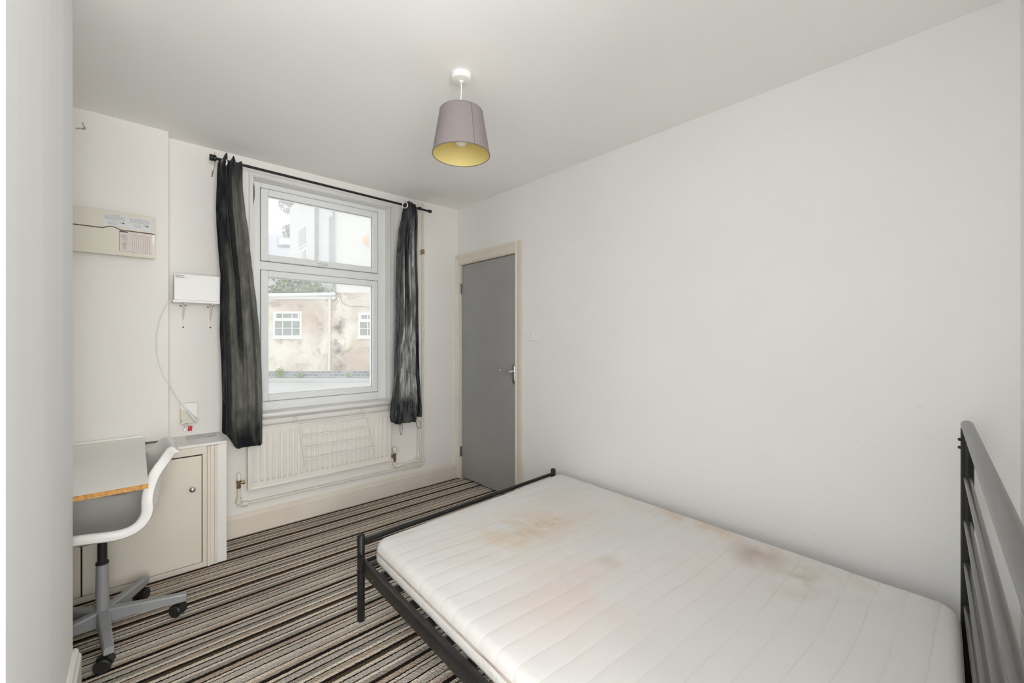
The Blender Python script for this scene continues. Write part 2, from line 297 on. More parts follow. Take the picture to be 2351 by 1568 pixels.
# ------------------------------------------------------------------ helpers
def link(o): sc.collection.objects.link(o); return o
def tag(o, label, cat, group=None, kind=None):
    if label: o['label'] = label
    if cat: o['category'] = cat
    if group: o['group'] = group
    if kind: o['kind'] = kind
    return o
def thing(name, label, cat, loc=(0, 0, 0), rz=0., group=None):
    o = link(bpy.data.objects.new(name, None)); o.location = loc; o.rotation_euler = (0, 0, rz); o.empty_display_size = .05
    return tag(o, label, cat, group)
class MB:
    def __init__(s): s.b = bmesh.new()
    def box(s, x0, x1, y0, y1, z0, z1, bev=0., mtx=None):
        ret = bmesh.ops.create_cube(s.b, size=1.); vs = ret['verts']
        for v in vs: v.co = Vector(((x0 + x1) / 2 + v.co.x * (x1 - x0), (y0 + y1) / 2 + v.co.y * (y1 - y0), (z0 + z1) / 2 + v.co.z * (z1 - z0)))
        if bev > 0:
            es = list({e for v in vs for e in v.link_edges})
            rr = bmesh.ops.bevel(s.b, geom=es, offset=bev, segments=2, affect='EDGES', profile=.5)
            vs = list({v for f in rr['faces'] for v in f.verts} | {v for v in vs if v.is_valid})
        if mtx is not None:
            for v in vs: v.co = mtx @ v.co
        return s
    def tube(s, pts, r, seg=12, closed=False, caps=True, flat=None):
        pts = [Vector(p) for p in pts]; n = len(pts); rings = []
        up = None
        for i, p in enumerate(pts):
            if closed: t = (pts[(i + 1) % n] - pts[i - 1])
            else: t = (pts[min(i + 1, n - 1)] - pts[max(i - 1, 0)])
            t.normalize()
            if up is None:
                up = Vector((0, 0, 1)) if abs(t.z) < .9 else Vector((1, 0, 0))
            a = t.cross(up)
            if a.length < 1e-4: a = t.cross(Vector((0, 1, 0)))
            a.normalize(); bb = a.cross(t).normalized(); up = bb
            rr = r[i] if isinstance(r, (list, tuple)) else r
            fa, fb = flat if flat else (1., 1.)
            rings.append([s.b.verts.new(p + a * math.cos(k * 2 * math.pi / seg) * rr * fa + bb * math.sin(k * 2 * math.pi / seg) * rr * fb) for k in range(seg)])
        m = n if closed else n - 1
        for i in range(m):
            A, B = rings[i], rings[(i + 1) % n]
            for k in range(seg): s.b.faces.new((A[k], A[(k + 1) % seg], B[(k + 1) % seg], B[k]))
        if caps and not closed:
            s.b.faces.new(rings[0][::-1]); s.b.faces.new(rings[-1])
        return s
    def cyl(s, p0, p1, r, seg=20): return s.tube([p0, p1], r, seg)
    def lathe(s, c, prof, seg=32, axis='Z'):
        c = Vector(c); rings = []
        for (rr, h) in prof:
            ring = []
            for k in range(seg):
                a = 2 * math.pi * k / seg; q = (math.cos(a) * rr, math.sin(a) * rr)
                if axis == 'Z': v = Vector((q[0], q[1], h))
                elif axis == 'Y': v = Vector((q[0], h, q[1]))
                else: v = Vector((h, q[0], q[1]))
                ring.append(s.b.verts.new(c + v))
            rings.append(ring)
        for A, B in zip(rings, rings[1:]):
            for k in range(seg): s.b.faces.new((A[k], A[(k + 1) % seg], B[(k + 1) % seg], B[k]))
        if prof[0][0] > 1e-5: s.b.faces.new(rings[0][::-1])
        if prof[-1][0] > 1e-5: s.b.faces.new(rings[-1])
        return s
    def ring(s, x0, x1, z0, z1, wl, wr, wb, wt, y0, y1, bev=.003):
        s.box(x0, x0 + wl, y0, y1, z0, z1, bev); s.box(x1 - wr, x1, y0, y1, z0, z1, bev)
        s.box(x0 + wl, x1 - wr, y0, y1, z0, z0 + wb, bev); s.box(x0 + wl, x1 - wr, y0, y1, z1 - wt, z1, bev); return s
    def quad(s, *p):
        s.b.faces.new([s.b.verts.new(q) for q in p]); return s
    def prism(s, poly, fn, h0, h1):
        A = [s.b.verts.new(fn(a, b_, h0)) for a, b_ in poly]; B = [s.b.verts.new(fn(a, b_, h1)) for a, b_ in poly]
        n = len(poly)
        s.b.faces.new(A); s.b.faces.new(B[::-1])
        for i in range(n): s.b.faces.new((A[i], B[i], B[(i + 1) % n], A[(i + 1) % n]))
        return s
    def grid(s, rows):
        V = [[s.b.verts.new(p) for p in r] for r in rows]
        for a, c in zip(V, V[1:]):
            for i in range(len(a) - 1): s.b.faces.new((a[i], a[i + 1], c[i + 1], c[i]))
        return V
    def build(s, name, m, parent=None, smooth=None, solid=0., sub=0, recalc=True):
        if recalc: bmesh.ops.recalc_face_normals(s.b, faces=s.b.faces)
        me = bpy.data.meshes.new(name); s.b.to_mesh(me); s.b.free()
        me.materials.append(M[m] if isinstance(m, str) else m)
        o = link(bpy.data.objects.new(name, me))
        if parent is not None: o.parent = parent
        if smooth is not None:
            for p in me.polygons: p.use_smooth = True
            try: me.set_sharp_from_angle(angle=R(smooth))
            except Exception: pass
        if solid:
            md = o.modifiers.new('thickness', 'SOLIDIFY'); md.thickness = solid; md.offset = 0
        if sub:
            md = o.modifiers.new('smooth', 'SUBSURF'); md.levels = sub; md.render_levels = sub
        return o
def struct(name, mb, m, parent=None, **k):
    o = mb.build(name, m, parent, **k)
    if parent is None: o['kind'] = 'structure'
    return o
def dup(root):
    r = link(root.copy())
    for ch in list(root.children):
        c = link(ch.copy()); c.parent = r
        for g in ch.children:
            d = link(g.copy()); d.parent = c
    return r
def catmull(pts, n=6):
    P = [Vector(p) for p in pts]; out = []
    for i in range(len(P) - 1):
        p0, p1, p2, p3 = P[max(i - 1, 0)], P[i], P[i + 1], P[min(i + 2, len(P) - 1)]
        for k in range(n):
            t = k / n
            out.append(.5 * ((2 * p1) + (p2 - p0) * t + (2 * p0 - 5 * p1 + 4 * p2 - p3) * t * t + (3 * p1 - p0 - 3 * p2 + p3) * t ** 3))
    out.append(P[-1]); return out

# ------------------------------------------------------------------ the room shell
WY, RX, CH = 3.194, 2.205, 2.475            # window wall, right wall, ceiling height
OX0, OX1, OZ0, OZ1 = .572, 1.5455, .755, 2.365   # window opening
DY0, DY1, DZ = 2.393, 3.142, 1.958          # door opening
PX0, PY = -.164, 2.06                       # chimney breast face and far end
SB = .133                                   # boxed-out slab edge
f = MB(); f.box(-.85, RX + .30, -1.65, WY + .02, -.05, 0); struct('floor', f, 'carpet')
# ceiling dips a little towards the door behind the camera
c = MB()
def ceil_z(x, y):
    t = max(0., min(1., (WY - y) / 3.3)); base = 2.475 - .034 * t
    return base + .006 * math.exp(-((x - 2.2) ** 2 + (y - 3.19) ** 2) / .1)
nx, ny = 30, 46; rows = []
for j in range(ny + 1):
    y = -1.65 + (WY + .02 + 1.65) * j / ny
    rows.append([(-.85 + (RX + .02 + .85) * i / nx, y, ceil_z(-.85 + (RX + .87) * i / nx, y) + .0025 * noise.noise(Vector((i * .35, j * .35, 0)))) for i in range(nx + 1)])
c.grid(rows); b_ = c.b
ext = bmesh.ops.extrude_face_region(b_, geom=b_.faces[:]); 
for v in [g for g in ext['geom'] if isinstance(g, bmesh.types.BMVert)]: v.co.z = 2.62
struct('ceiling', c, 'ceiling', smooth=30)
# window wall with its opening
f = MB(); T = .25
f.box(-.85, OX0, WY, WY + T, 0, 2.55); f.box(OX1, RX + .15, WY, WY + T, 0, 2.55)
f.box(OX0, OX1, WY, WY + T, 0, OZ0); f.box(OX0, OX1, WY, WY + T, OZ1, 2.55)
struct('wall_window', f, 'wall_warm')
f = MB(); f.box(-.85, SB, 3.094, WY - .0005, .70, 2.55, .004); struct('wall_boxing', f, 'wall_warm')
# right wall with its door opening
f = MB(); f.box(RX, RX + .13, -.40, DY0, 0, 2.55); f.box(RX, RX + .13, DY1, WY, 0, 2.55); f.box(RX, RX + .13, DY0, DY1, DZ, 2.55)
struct('wall_right', f, 'wall')
f = MB(); f.box(PX0 - .60, PX0, 1.082, PY, 0, 2.55, .004); struct('wall_chimney_breast', f, 'wall_brushed')
f = MB()   # left wall with an opening added for the side fill lamp
f.box(-.98, -.85 + .09, PY, WY, 0, 2.55); f.box(-.98, -.76, .80, 1.2, 0, 2.55); f.box(-.98, -.76, -1.65, -1.12, 0, 2.55)
f.box(-.98, -.76, -1.12, .80, 0, .55); f.box(-.98, -.76, -1.12, .80, 2.30, 2.55); f.box(-.98, -.76, 1.2, PY, 0, 2.55)
struct('wall_left', f, 'wall')
f = MB(); f.box(.62, RX, -.26, -.116, 0, 2.55); struct('wall_back', f, 'wall')
f = MB(); f.box(.62, .76, -1.6, -.26, 0, 2.55); struct('wall_lobby', f, 'wall')
f = MB(); f.box(-.76, -.62, -1.62, -1.5, 0, 2.55); f.box(.52, .62, -1.62, -1.5, 0, 2.55)
f.box(-.62, .52, -1.62, -1.5, 0, .55); f.box(-.62, .52, -1.62, -1.5, 2.32, 2.55); struct('wall_rear', f, 'wall')
for nm, args in (('added_window_side', None), ('added_window_rear', None)):  # unseen window frames, added around the fill lamp openings
    q = MB()
    if nm == 'added_window_side':
        q.box(-.90, -.84, -1.12, -1.06, .55, 2.30, .004); q.box(-.90, -.84, .74, .80, .55, 2.30, .004)
        q.box(-.90, -.84, -1.06, .74, .55, .61, .004); q.box(-.90, -.84, -1.06, .74, 2.24, 2.30, .004); q.box(-.90, -.84, -.185, -.135, .61, 2.24, .004)
    else:
        q.box(-.62, -.56, -1.60, -1.54, .55, 2.32, .004); q.box(.46, .52, -1.60, -1.54, .55, 2.32, .004)
        q.box(-.56, .46, -1.60, -1.54, .55, .61, .004); q.box(-.56, .46, -1.60, -1.54, 2.26, 2.32, .004)
    struct(nm, q, 'upvc')
# skirting boards
def skirt_prof(h, t): return [(0, 0), (t, 0), (t, h - .028), (t * .72, h - .020), (t * .62, h - .008), (t * .30, h), (0, h)]
f = MB(); f.prism(skirt_prof(.141, .022), lambda a, z, x: (x, WY - a, z), .384, RX - .001); struct('baseboard_window', f, 'trim')
f = MB(); f.prism(skirt_prof(.212, .020), lambda a, z, y: (PX0 + a, y, z), 1.082, PY + .012)
f.prism(skirt_prof(.212, .012), lambda a, z, x: (x, PY + a, z), PX0 - .5, PX0 + .004); struct('baseboard_chimney', f, 'trim_white')
f = MB(); f.prism(skirt_prof(.141, .018), lambda a, z, y: (RX - a, y, z), -.115, DY0 - .09); struct('baseboard_right', f, 'trim')

# ------------------------------------------------------------------ door
d = link(bpy.data.objects.new('door_1', None)); d.location = (RX, DY0, 0); d['kind'] = 'structure'
q = MB(); q.box(.012, .052, .004, DY1 - DY0 - .0045, .012, DZ - .007, .002); q.build('door_panel', 'door', d)
q = MB()  # frame lining and stops
q.box(-.002, .125, -.022, .0015, .0, DZ + .02); q.box(-.002, .125, DY1 - DY0 - .0015, DY1 - DY0 + .022, 0, DZ + .02); q.box(-.002, .125, -.02, DY1 - DY0 + .02, DZ - .0015, DZ + .022)
q.box(.054, .075, 0, .012, 0, DZ); q.box(.054, .075, DY1 - DY0 - .012, DY1 - DY0, 0, DZ); q.box(.054, .075, 0, DY1 - DY0, DZ - .012, DZ)
q.build('door_frame', 'trim', d)
q = MB(); q.box(.053, .056, -.02, DY1 - DY0 + .02, 0, DZ + .01); q.build('dark_backing', 'crack', d)
def arch(w_, t): return [(0, 0), (0, t * .55), (w_ * .12, t * .62), (w_ * .2, t * .35), (w_ * .62, t * .72), (w_ * .72, t), (w_, t), (w_, 0)]
q = MB(); AW = .082
for sgn, y0 in ((-1, -.004),):
    q.prism(arch(AW, .022), lambda a, t, z: (-t, y0 - a, z), 0, DZ + AW + .004)
q.prism(arch(.048, .020), lambda a, t, z: (-t, DY1 - DY0 + .004 + a, z), 0, DZ + AW + .004)
q.prism(arch(AW, .022), lambda a, t, y: (-t - .0006, y, DZ + .004 + a), -.0035, DY1 - DY0 + .05)
q.build('architrave', 'trim', d)
def door_hinge(z):
    q = MB()
    for k in range(5): q.cyl((-.002, DY1 - DY0 - .003, z + k * .018), (-.002, DY1 - DY0 - .003, z + k * .018 + .016), .0062, 12)
    q.box(-.004, .012, DY1 - DY0 - .004, DY1 - DY0 + .004, z, z + .088); q.lathe((-.002, DY1 - DY0 - .003, z + .088), [(.0062, 0), (.007, .004), (.0001, .008)], 12)
    return q.build('hinge', 'steel_dull', d, smooth=40)
door_hinge(1.695); door_hinge(.200)
# lever handle on an oval plate
hp = MB()
poly = []
for k in range(24):
    a = 2 * math.pi * k / 24; poly.append((.021 * math.cos(a) , .081 * math.copysign(abs(math.sin(a)) ** .75, math.sin(a))))
hp.prism(poly, lambda a, z, x: (x, .032 + a, 1.0 + z), .012, .005)
hp.prism([(a * .72, z * .86) for a, z in poly], lambda a, z, x: (x, .032 + a, 1.0 + z), .005, .001)
hpo = hp.build('handle_plate', 'chrome', d, smooth=30)
lv = MB(); lv.cyl((.004, .032, 1.022), (-.030, .032, 1.022), .0105, 16)
lv.tube(catmull([(-.034, .026, 1.022), (-.036, .060, 1.024), (-.036, .095, 1.018), (-.037, .128, 1.020), (-.036, .146, 1.030)], 6), [.010] * 4 + [.0075] * 17 + [.009] * 4, 12)
lv.lathe((-.036, .148, 1.032), [(.0001, -.009), (.007, -.006), (.0095, 0), (.007, .006), (.0001, .009)], 14)
lv.lathe((-.014, .032, 1.022), [(.014, 0), (.013, -.006), (.009, -.010)], 16, 'X'); lv.build('lever', 'chrome', d, smooth=50)
kb = MB(); kb.lathe((.002, .032, .948), [(.007, 0), (.006, -.004), (.0001, -.004)], 12, 'X'); kb.build('keyhole', 'black_plastic', hpo)

# ------------------------------------------------------------------ window
wn = link(bpy.data.objects.new('window_1', None)); wn.location = (0, 0, 0); wn['kind'] = 'structure'
YF = 3.292
q = MB()
q.ring(OX0, OX1, OZ0 + .025, OZ1, .060, .072, .066, .042, YF, YF + .07, .004)
q.box(OX0 + .06, OX1 - .072, YF, YF + .07, 1.757, 1.824, .004); q.build('frame', 'upvc', wn)
def sash(x0, x1, z0, z1, wf, name, gm):
    s = MB(); s.ring(x0, x1, z0, z1, wf, wf, wf, wf, YF - .014, YF + .05, .006)
    so = s.build('sash', 'upvc', wn)
    g = MB(); g.ring(x0 + wf - .004, x1 - wf + .004, z0 + wf - .004, z1 - wf + .004, .004, .004, .004, .004, YF + .004, YF + .012, .0); g.build('gasket', 'gasket', so)
    bd = MB(); bd.ring(x0 - .0035, x1 + .0035, z0 - .0035, z1 + .0035, .0035, .0035, .0035, .0035, YF - .006, YF + .01, 0.); bd.build('seal_line', 'gasket', so)
    p = MB(); p.box(x0 + wf - .003, x1 - wf + .003, YF + .018, YF + .022, z0 + wf - .003, z1 - wf + .003); p.build('glass_pane', gm, so)
    return so
su = sash(.632, 1.474, 1.822, 2.324, .046, 'u', 'glass_glare_veil'); sash(.632, 1.474, .846, 1.757, .046, 'l', 'glass')
h = MB(); h.box(1.01, 1.075, YF - .026, YF - .012, 1.832, 1.850, .003)
h.tube([(1.062, YF - .03, 1.842), (1.055, YF - .040, 1.842), (1.01, YF - .046, 1.846), (.985, YF - .044, 1.848)], [.009, .009, .0075, .006], 10, flat=(1, .8)); h.build('window_handle', 'plastic_white', su, smooth=40)
q = MB(); q.box(OX1 - .001, OX1 + .004, WY + .0, YF + .01, OZ0 + .03, OZ1 + .02); q.box(OX0 - .004, OX0 + .001, WY, YF + .01, OZ0 + .03, OZ1 + .02)
q.box(OX0, OX1, WY, YF + .01, OZ1 - .004, OZ1 + .002)
q.prism([(0, 0), (.010, 0), (.010, .02), (0, .026)], lambda a, t, z: (OX1 + .002 + t, WY - a, z), OZ0 + .03, OZ1 + .026)
q.prism([(0, 0), (.010, 0), (.010, .02), (0, .026)], lambda a, t, z: (OX0 - .002 - t, WY - a, z), OZ0 + .03, OZ1 + .026)
q.prism([(0, 0), (.012, 0), (.012, .02), (0, .026)], lambda a, t, x: (x, WY - a, OZ1 + t), OX0 - .028, OX1 + .028)
q.build('lining', 'trim_white', wn)
q = MB(); q.box(OX0 + .005, OX1 + .012, WY - .048, YF + .01, OZ0, OZ0 + .027, .008)
q.prism([(0, 0), (.030, 0), (.018, -.014), (.012, -.020), (0, -.022)], lambda a, z, x: (x, WY - a, OZ0 + z), OX0 + .005, OX1 + .005)
q.build('window_sill', 'trim_white', wn, smooth=40)
ck = MB(); ck.tube([(OX0 - .006, WY - .006, 2.345), (OX0 + .001, WY - .006, 2.29), (OX0 + .002, WY - .006, 2.23), (OX0 - .004, WY - .006, 2.15), (OX0 - .006, WY - .006, 2.06)], [.001, .0035, .0035, .002, .0007], 6); ck.build('paint_crack', 'crack', wn)

# ------------------------------------------------------------------ curtain rod and curtains
RY, RZ = 3.085, 2.377
rod = thing('curtain_rod', 'thin black metal curtain rod with barrel ends above the window', 'curtain rod', (.352, RY, RZ))
L0 = 1.500; dz = -.010
q = MB(); q.cyl((0, 0, .004), (L0, 0, dz), .0085, 16); q.build('pole', 'black_metal', rod, smooth=40)
for x, z, r_, l_ in ((-.012, .004, .019, .034), (L0 - .004, dz, .0135, .026)):
    q = MB(); q.lathe((x, 0, z), [(r_ * .85, -l_ / 2), (r_, -l_ / 2 + .003), (r_, -.003), (r_ * .93, -.001), (r_ * .93, .001), (r_, .003), (r_, l_ / 2 - .003), (r_ * .8, l_ / 2)], 20, 'X'); q.build('finial', 'black_metal', rod, smooth=30)
for x, z in ((.048, .004), (1.40, dz)):
    q = MB(); q.lathe((x, 0, z + .004), [(.0135, -.008), (.0145, 0), (.0135, .008)], 16, 'X'); q.cyl((x, 0, z + .004), (x, WY - RY - .006, z + .018), .006, 10)
    q.lathe((x, WY - RY - .008, z + .018), [(.016, 0), (.016, .0075)], 16, 'Y'); q.build('bracket', 'black_metal', rod, smooth=40)

def curtain(name, label, rows, m, folds, grom, n_u=150, n_z=120, seed=1, depth=.030, YC=3.055, loops=()):
    root = thing(name, label, 'curtain', (0, 0, 0), group=None)
    k = (YC) / 3.11; rws = [(CAMZ + (z - CAMZ) * k, a * k, b2 * k) for z, a, b2 in rows]
    ztop, zbot = rws[0][0], rws[-1][0]
    def lim(z):
        for (za, a0, b0), (zb, a1, b1) in zip(rws, rws[1:]):
            if z <= za + 1e-6 and z >= zb - 1e-6:
                t = (za - z) / max(za - zb, 1e-6); t = t * t * (3 - 2 * t) * .5 + t * .5; return a0 + (a1 - a0) * t, b0 + (b1 - b0) * t
        return rws[-1][1:]
    G = []; BL = []
    for j in range(n_z + 1):
        s_ = j / n_z; z = ztop + (zbot - ztop) * s_; xl, xr = lim(z); row = []
        for i in range(n_u + 1):
            u = i / n_u
            x, y, dzz, bl = folds(u, s_, xl, xr, depth, seed); BL.append(bl)
            ny_ = noise.noise(Vector((x * 9, s_ * 5, seed * 3.3))) * .006 + noise.noise(Vector((x * 30, s_ * 18, seed))) * .0022
            row.append((x, YC + y + ny_, z + dzz))
        G.append(row)
    q = MB(); q.grid(G); cl = q.build('fabric', m, root, smooth=80, solid=.0022)
    at = cl.data.attributes.new('fade_fold_shade', 'FLOAT', 'POINT'); at.data.foreach_set('value', BL)
    for gx, gz, gr, rotz, hid in grom:
        g = MB(); pts = [Vector((0, math.cos(t) * gr, math.sin(t) * gr)) for t in [2 * math.pi * i / 22 for i in range(22)]]
        mt = Matrix.Translation((gx, hid, gz)) @ Matrix.Rotation(rotz, 4, 'Z')
        g.tube([mt @ p for p in pts], .0050, 8, closed=True); g.build('grommet', 'grommet', root, smooth=60)
    for pts in loops:
        g = MB(); g.tube(catmull(pts, 6), .0020, 8); g.build('hem_loop', 'thread', root, smooth=60)
    return root
def sm(x, a, b2):
    t = max(0., min(1., (x - a) / (b2 - a))); return t * t * (3 - 2 * t)
def ga(x, c_, w_): return math.exp(-((x - c_) / w_) ** 2)
def folds_left(u, s, xl, xr, dep, seed):
    ph = 2 * math.pi
    A = sm(s, .12, .38); B = 1 - sm(s, .58, .82); cB = .45 + .06 * s
    y = -.020 + .066 * ga(u, .16, .050) * A + .070 * ga(u, cB, .055) * B
    y += .012 * math.sin(ph * 3 * u + 1.) * (1 - .5 * s) + .010 * math.sin(ph * 1.5 * u + s * 3)
    y += .020 * sm(u, .90, 1.) + .016 * ga(u, .82, .03) * sm(s, .35, .6)
    top = 1 - sm(s, 0., .10); y = y * (1 - top) + math.sin(ph * 2.6 * u + .6) * .030 * top
    x = xl + (xr - xl) * (u + .02 * math.sin(ph * 4 * u + .5) * (1 - s))
    dzz = 0.
    if s < .045:
        k = 1 - s / .045; dzz = k * (.034 * ga(u, .27, .075) + .026 * ga(u, .62, .11) + .006 * ga(u, .95, .08) - .022)
    dzz += sm(s, .93, 1.) * .070 * sm(.20 - u, 0., .20)
    bl = .10 + .55 * sm(u, .21, .26) * (1 - sm(u, cB - .07, cB - .03) * B) * sm(s, .25, .5) + .78 * sm(u, cB + .05, cB + .11) * B + (.72 * (1 - B)) * sm(u, .20, .27) * sm(s, .5, .8)  # painted fold shade: dark in the valleys, lighter on the faces
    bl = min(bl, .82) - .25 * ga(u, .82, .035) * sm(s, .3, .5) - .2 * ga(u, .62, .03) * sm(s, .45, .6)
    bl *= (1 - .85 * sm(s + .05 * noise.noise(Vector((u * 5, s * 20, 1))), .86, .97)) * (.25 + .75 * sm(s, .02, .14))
    return x, y, dzz, bl
def folds_right(u, s, xl, xr, dep, seed):
    ph = 2 * math.pi; k = sm(s, .05, .2)
    y = -.016 + .045 * ga(u, .38, .05) * k * (1 - sm(s, .5, .7)) + .030 * ga(u, .50, .03) * k * (1 - sm(s, .6, .8)) - .012 * ga(u, .28, .05)
    y += .010 * math.sin(ph * 4 * u + s * 5) + .008 * math.sin(ph * 7 * u - s * 13) * sm(s, .4, .8) + .009 * math.sin(ph * 2 * u + s * 22) * sm(s, .55, .8)
    st = 1 / (1 + math.exp(-(u - (.80 - .02 * s)) * 90)); y += st * .055 * min(1, s * 5)
    x = xl + (xr - xl) * (u + .015 * math.sin(ph * 3.5 * u) * (1 - s))
    dzz = 0.
    if s < .03: dzz = (1 - s / .03) * (.014 * ga(u, .45, .25) - .012)
    hem = sm(s, .94, 1.); dzz += hem * (.030 * sm(.2 - u, 0, .2) + .022 * st)
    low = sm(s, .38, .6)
    hi = .95 * ga(u, .30, .035) * sm(s, .18, .3) * (1 - sm(s, .45, .6)) + .85 * ga(u, .55, .02) * sm(s, .1, .3) * (1 - low) + .70 * sm(u, .56, .62) * (1 - st) * sm(s, .04, .16)  # painted highlights along the fold faces
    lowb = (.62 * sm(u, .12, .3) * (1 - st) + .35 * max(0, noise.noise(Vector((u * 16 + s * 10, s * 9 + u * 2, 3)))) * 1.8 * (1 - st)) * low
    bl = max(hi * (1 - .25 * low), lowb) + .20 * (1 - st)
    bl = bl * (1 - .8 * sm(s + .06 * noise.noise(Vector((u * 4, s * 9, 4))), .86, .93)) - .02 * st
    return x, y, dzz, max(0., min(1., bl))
rowsL = [(2.418, 0.377, 0.488), (2.367, 0.367, 0.493), (2.258, 0.361, 0.497), (2.095, 0.356, 0.511), (1.987, 0.359, 0.526), (1.878, 0.365, 0.535), (1.77, 0.372, 0.545), (1.66, 0.38, 0.557), (1.495, 0.378, 0.574), (1.329, 0.376, 0.589), (1.081, 0.385, 0.601), (0.885, 0.389, 0.606), (0.705, 0.387, 0.607), (0.648, 0.400, 0.606), (0.590, 0.428, 0.606)]
rowsR = [(2.412, 1.622, 1.712), (2.355, 1.607, 1.738), (2.283, 1.595, 1.75), (2.137, 1.566, 1.758), (1.921, 1.549, 1.767), (1.705, 1.542, 1.779), (1.489, 1.542, 1.779), (1.201, 1.527, 1.777), (0.986, 1.519, 1.779), (0.841, 1.510, 1.796), (0.698, 1.493, 1.808), (0.645, 1.486, 1.806), (0.592, 1.490, 1.80)]
kk = 3.055 / 3.11
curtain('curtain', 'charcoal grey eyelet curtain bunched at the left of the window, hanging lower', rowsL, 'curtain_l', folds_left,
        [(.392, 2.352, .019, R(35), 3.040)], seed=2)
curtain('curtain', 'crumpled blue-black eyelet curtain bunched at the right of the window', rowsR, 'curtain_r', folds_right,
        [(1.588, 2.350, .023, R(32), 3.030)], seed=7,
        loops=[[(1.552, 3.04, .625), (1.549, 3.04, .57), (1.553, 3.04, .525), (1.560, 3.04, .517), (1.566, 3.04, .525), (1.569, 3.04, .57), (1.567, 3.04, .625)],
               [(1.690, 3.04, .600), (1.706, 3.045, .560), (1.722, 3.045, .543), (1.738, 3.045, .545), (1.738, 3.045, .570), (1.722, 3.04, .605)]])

# ------------------------------------------------------------------ radiator
rad = thing('radiator', 'cream single-panel radiator with vertical ribs under the window sill', 'radiator', (0, 0, 0))
X0, X1, Z0, Z1, YR = .526, 1.512, .306, .702, 3.118
q = MB()
nr = 27; pitch = (X1 - X0 - .05) / nr; xs = []
prof = [(X0 + .025, 0.)]
for i in range(nr):
    x = X0 + .025 + i * pitch
    prof += [(x + pitch * .22, 0.), (x + pitch * .34, -.0075), (x + pitch * .70, -.0075), (x + pitch * .82, 0.)]
prof += [(X1 - .025, 0.)]
zs = [(Z0, 0.), (Z0 + .036, 0.), (Z0 + .052, 1.), (Z1 - .052, 1.), (Z1 - .036, 0.), (Z1, 0.)]
q.grid([[(x, YR + y * k_, z) for x, y in prof] for z, k_ in zs])
q.box(X0 + .012, X0 + .025, YR - .001, YR + .012, Z0, Z1, .003); q.box(X1 - .025, X1 - .012, YR - .001, YR + .012, Z0, Z1, .003)
q.box(X0 + .014, X1 - .014, YR + .004, YR + .018, Z0 + .002, Z1 - .002)
q.build('panel', 'rad', rad, smooth=22)
q = MB(); q.ring(X0, X1, Z0 - .006, Z1 + .004, .015, .015, .010, .008, YR - .006, YR + .020, .004)
q.tube([(X0 + .015, YR + .006, Z0 + .003), (X1 - .015, YR + .006, Z0 + .003)], .008, 10); q.build('rim', 'rad', rad, smooth=30)
for x in (X0 + .15, X1 - .15):
    q = MB(); q.box(x, x + .03, YR + .016, WY - .0005, Z0 + .06, Z1 - .04); q.build('wall_bracket', 'rad', rad)
def valve(x, z, side, head):
    o = thing('radiator_valve', None, 'valve', (x, 3.145, z))
    b2 = MB(); b2.lathe((0, 0, -.034), [(.0095, 0), (.012, .004), (.012, .018), (.009, .022), (.009, .030), (.0125, .034), (.0125, .048), (.009, .052)], 16)
    b2.tube([(0, 0, .0), (side * .030, -.004, .0)], .0075, 12); b2.tube([(side * .020, -.003, 0), (side * .034, -.005, 0)], .0115, 6); b2.build('body', 'brass', o, smooth=35)
    h2 = MB(); h2.lathe((0, 0, .018), [(.010, 0), (.014 if head else .009, .005), (.0185 if head else .010, .014), (.0195 if head else .0095, .040 if head else .034), (.015 if head else .006, .050 if head else .042), (.0001, .052 if head else .044)], 18); h2.build('cap', 'plastic_white' if not head else 'pipe', o, smooth=40)
    return o
tag(valve(.482, .355, 1, False), 'small tarnished brass valve with white cap at the lower left of the radiator', 'valve')
vr_ = tag(valve(1.556, .330, -1, True), 'radiator valve with chunky cream head and copper tail, right of the radiator', 'valve')
q = MB(); q.cyl((0, 0, -.034), (0, 0, -.075), .0078, 12); q.build('bare_pipe_tail', 'copper', vr_, smooth=40)

# ------------------------------------------------------------------ heating pipes
def fit(par, p, ax, l=.030, r_=.0155):
    mb = MB(); p = Vector(p); a = Vector(ax).normalized() * l / 2
    mb.tube([p - a, p - a * .8, p + a * .8, p + a], [r_ * .8, r_, r_, r_ * .8], 14); mb.build('pipe_fitting', 'pipe', par, smooth=40)
PYp = 3.165
o = thing('heating_pipe', 'cream heating pipe dropping beside the right curtain to the right radiator valve', 'pipe', (0, 0, 0))
q = MB(); q.tube([(1.782, PYp, 2.45), (1.782, PYp, .250)], .0085, 14)
q.tube(catmull([(1.782, PYp, .262), (1.782, PYp, .250), (1.776, PYp, .243), (1.764, PYp, .243)], 5), .0095, 14)
q.tube([(1.770, PYp, .243), (1.566, PYp - .01, .235)], .0085, 14)
q.tube(catmull([(1.572, PYp - .01, .235), (1.560, PYp - .014, .236), (1.556, PYp - .018, .244), (1.556, 3.147, .262)], 5), .0095, 14); q.build('tube', 'pipe', o, smooth=40)
fit(o, (1.782, PYp, .272), (0, 0, 1)); fit(o, (1.752, PYp, .242), (1, 0, 0)); fit(o, (1.586, PYp - .009, .236), (1, 0, 0)); fit(o, (1.556, 3.148, .262), (0, 0, 1), .024)
o = thing('heating_pipe', 'long cream pipe running under the radiator above the skirting to its left valve', 'pipe', (0, 0, 0))
q = MB(); q.tube([(1.826, PYp, 2.45), (1.826, PYp, .22)], .0085, 14)
q.tube(catmull([(1.826, PYp, .232), (1.826, PYp, .214), (1.818, PYp, .203), (1.800, PYp, .202)], 5), .0095, 14)
q.tube([(1.806, PYp, .202), (1.2, PYp, .206), (.505, PYp, .206)], .0085, 14)
q.tube(catmull([(.512, PYp, .206), (.496, PYp - .003, .206), (.484, PYp - .008, .214), (.482, 3.150, .232)], 5), .0095, 14)
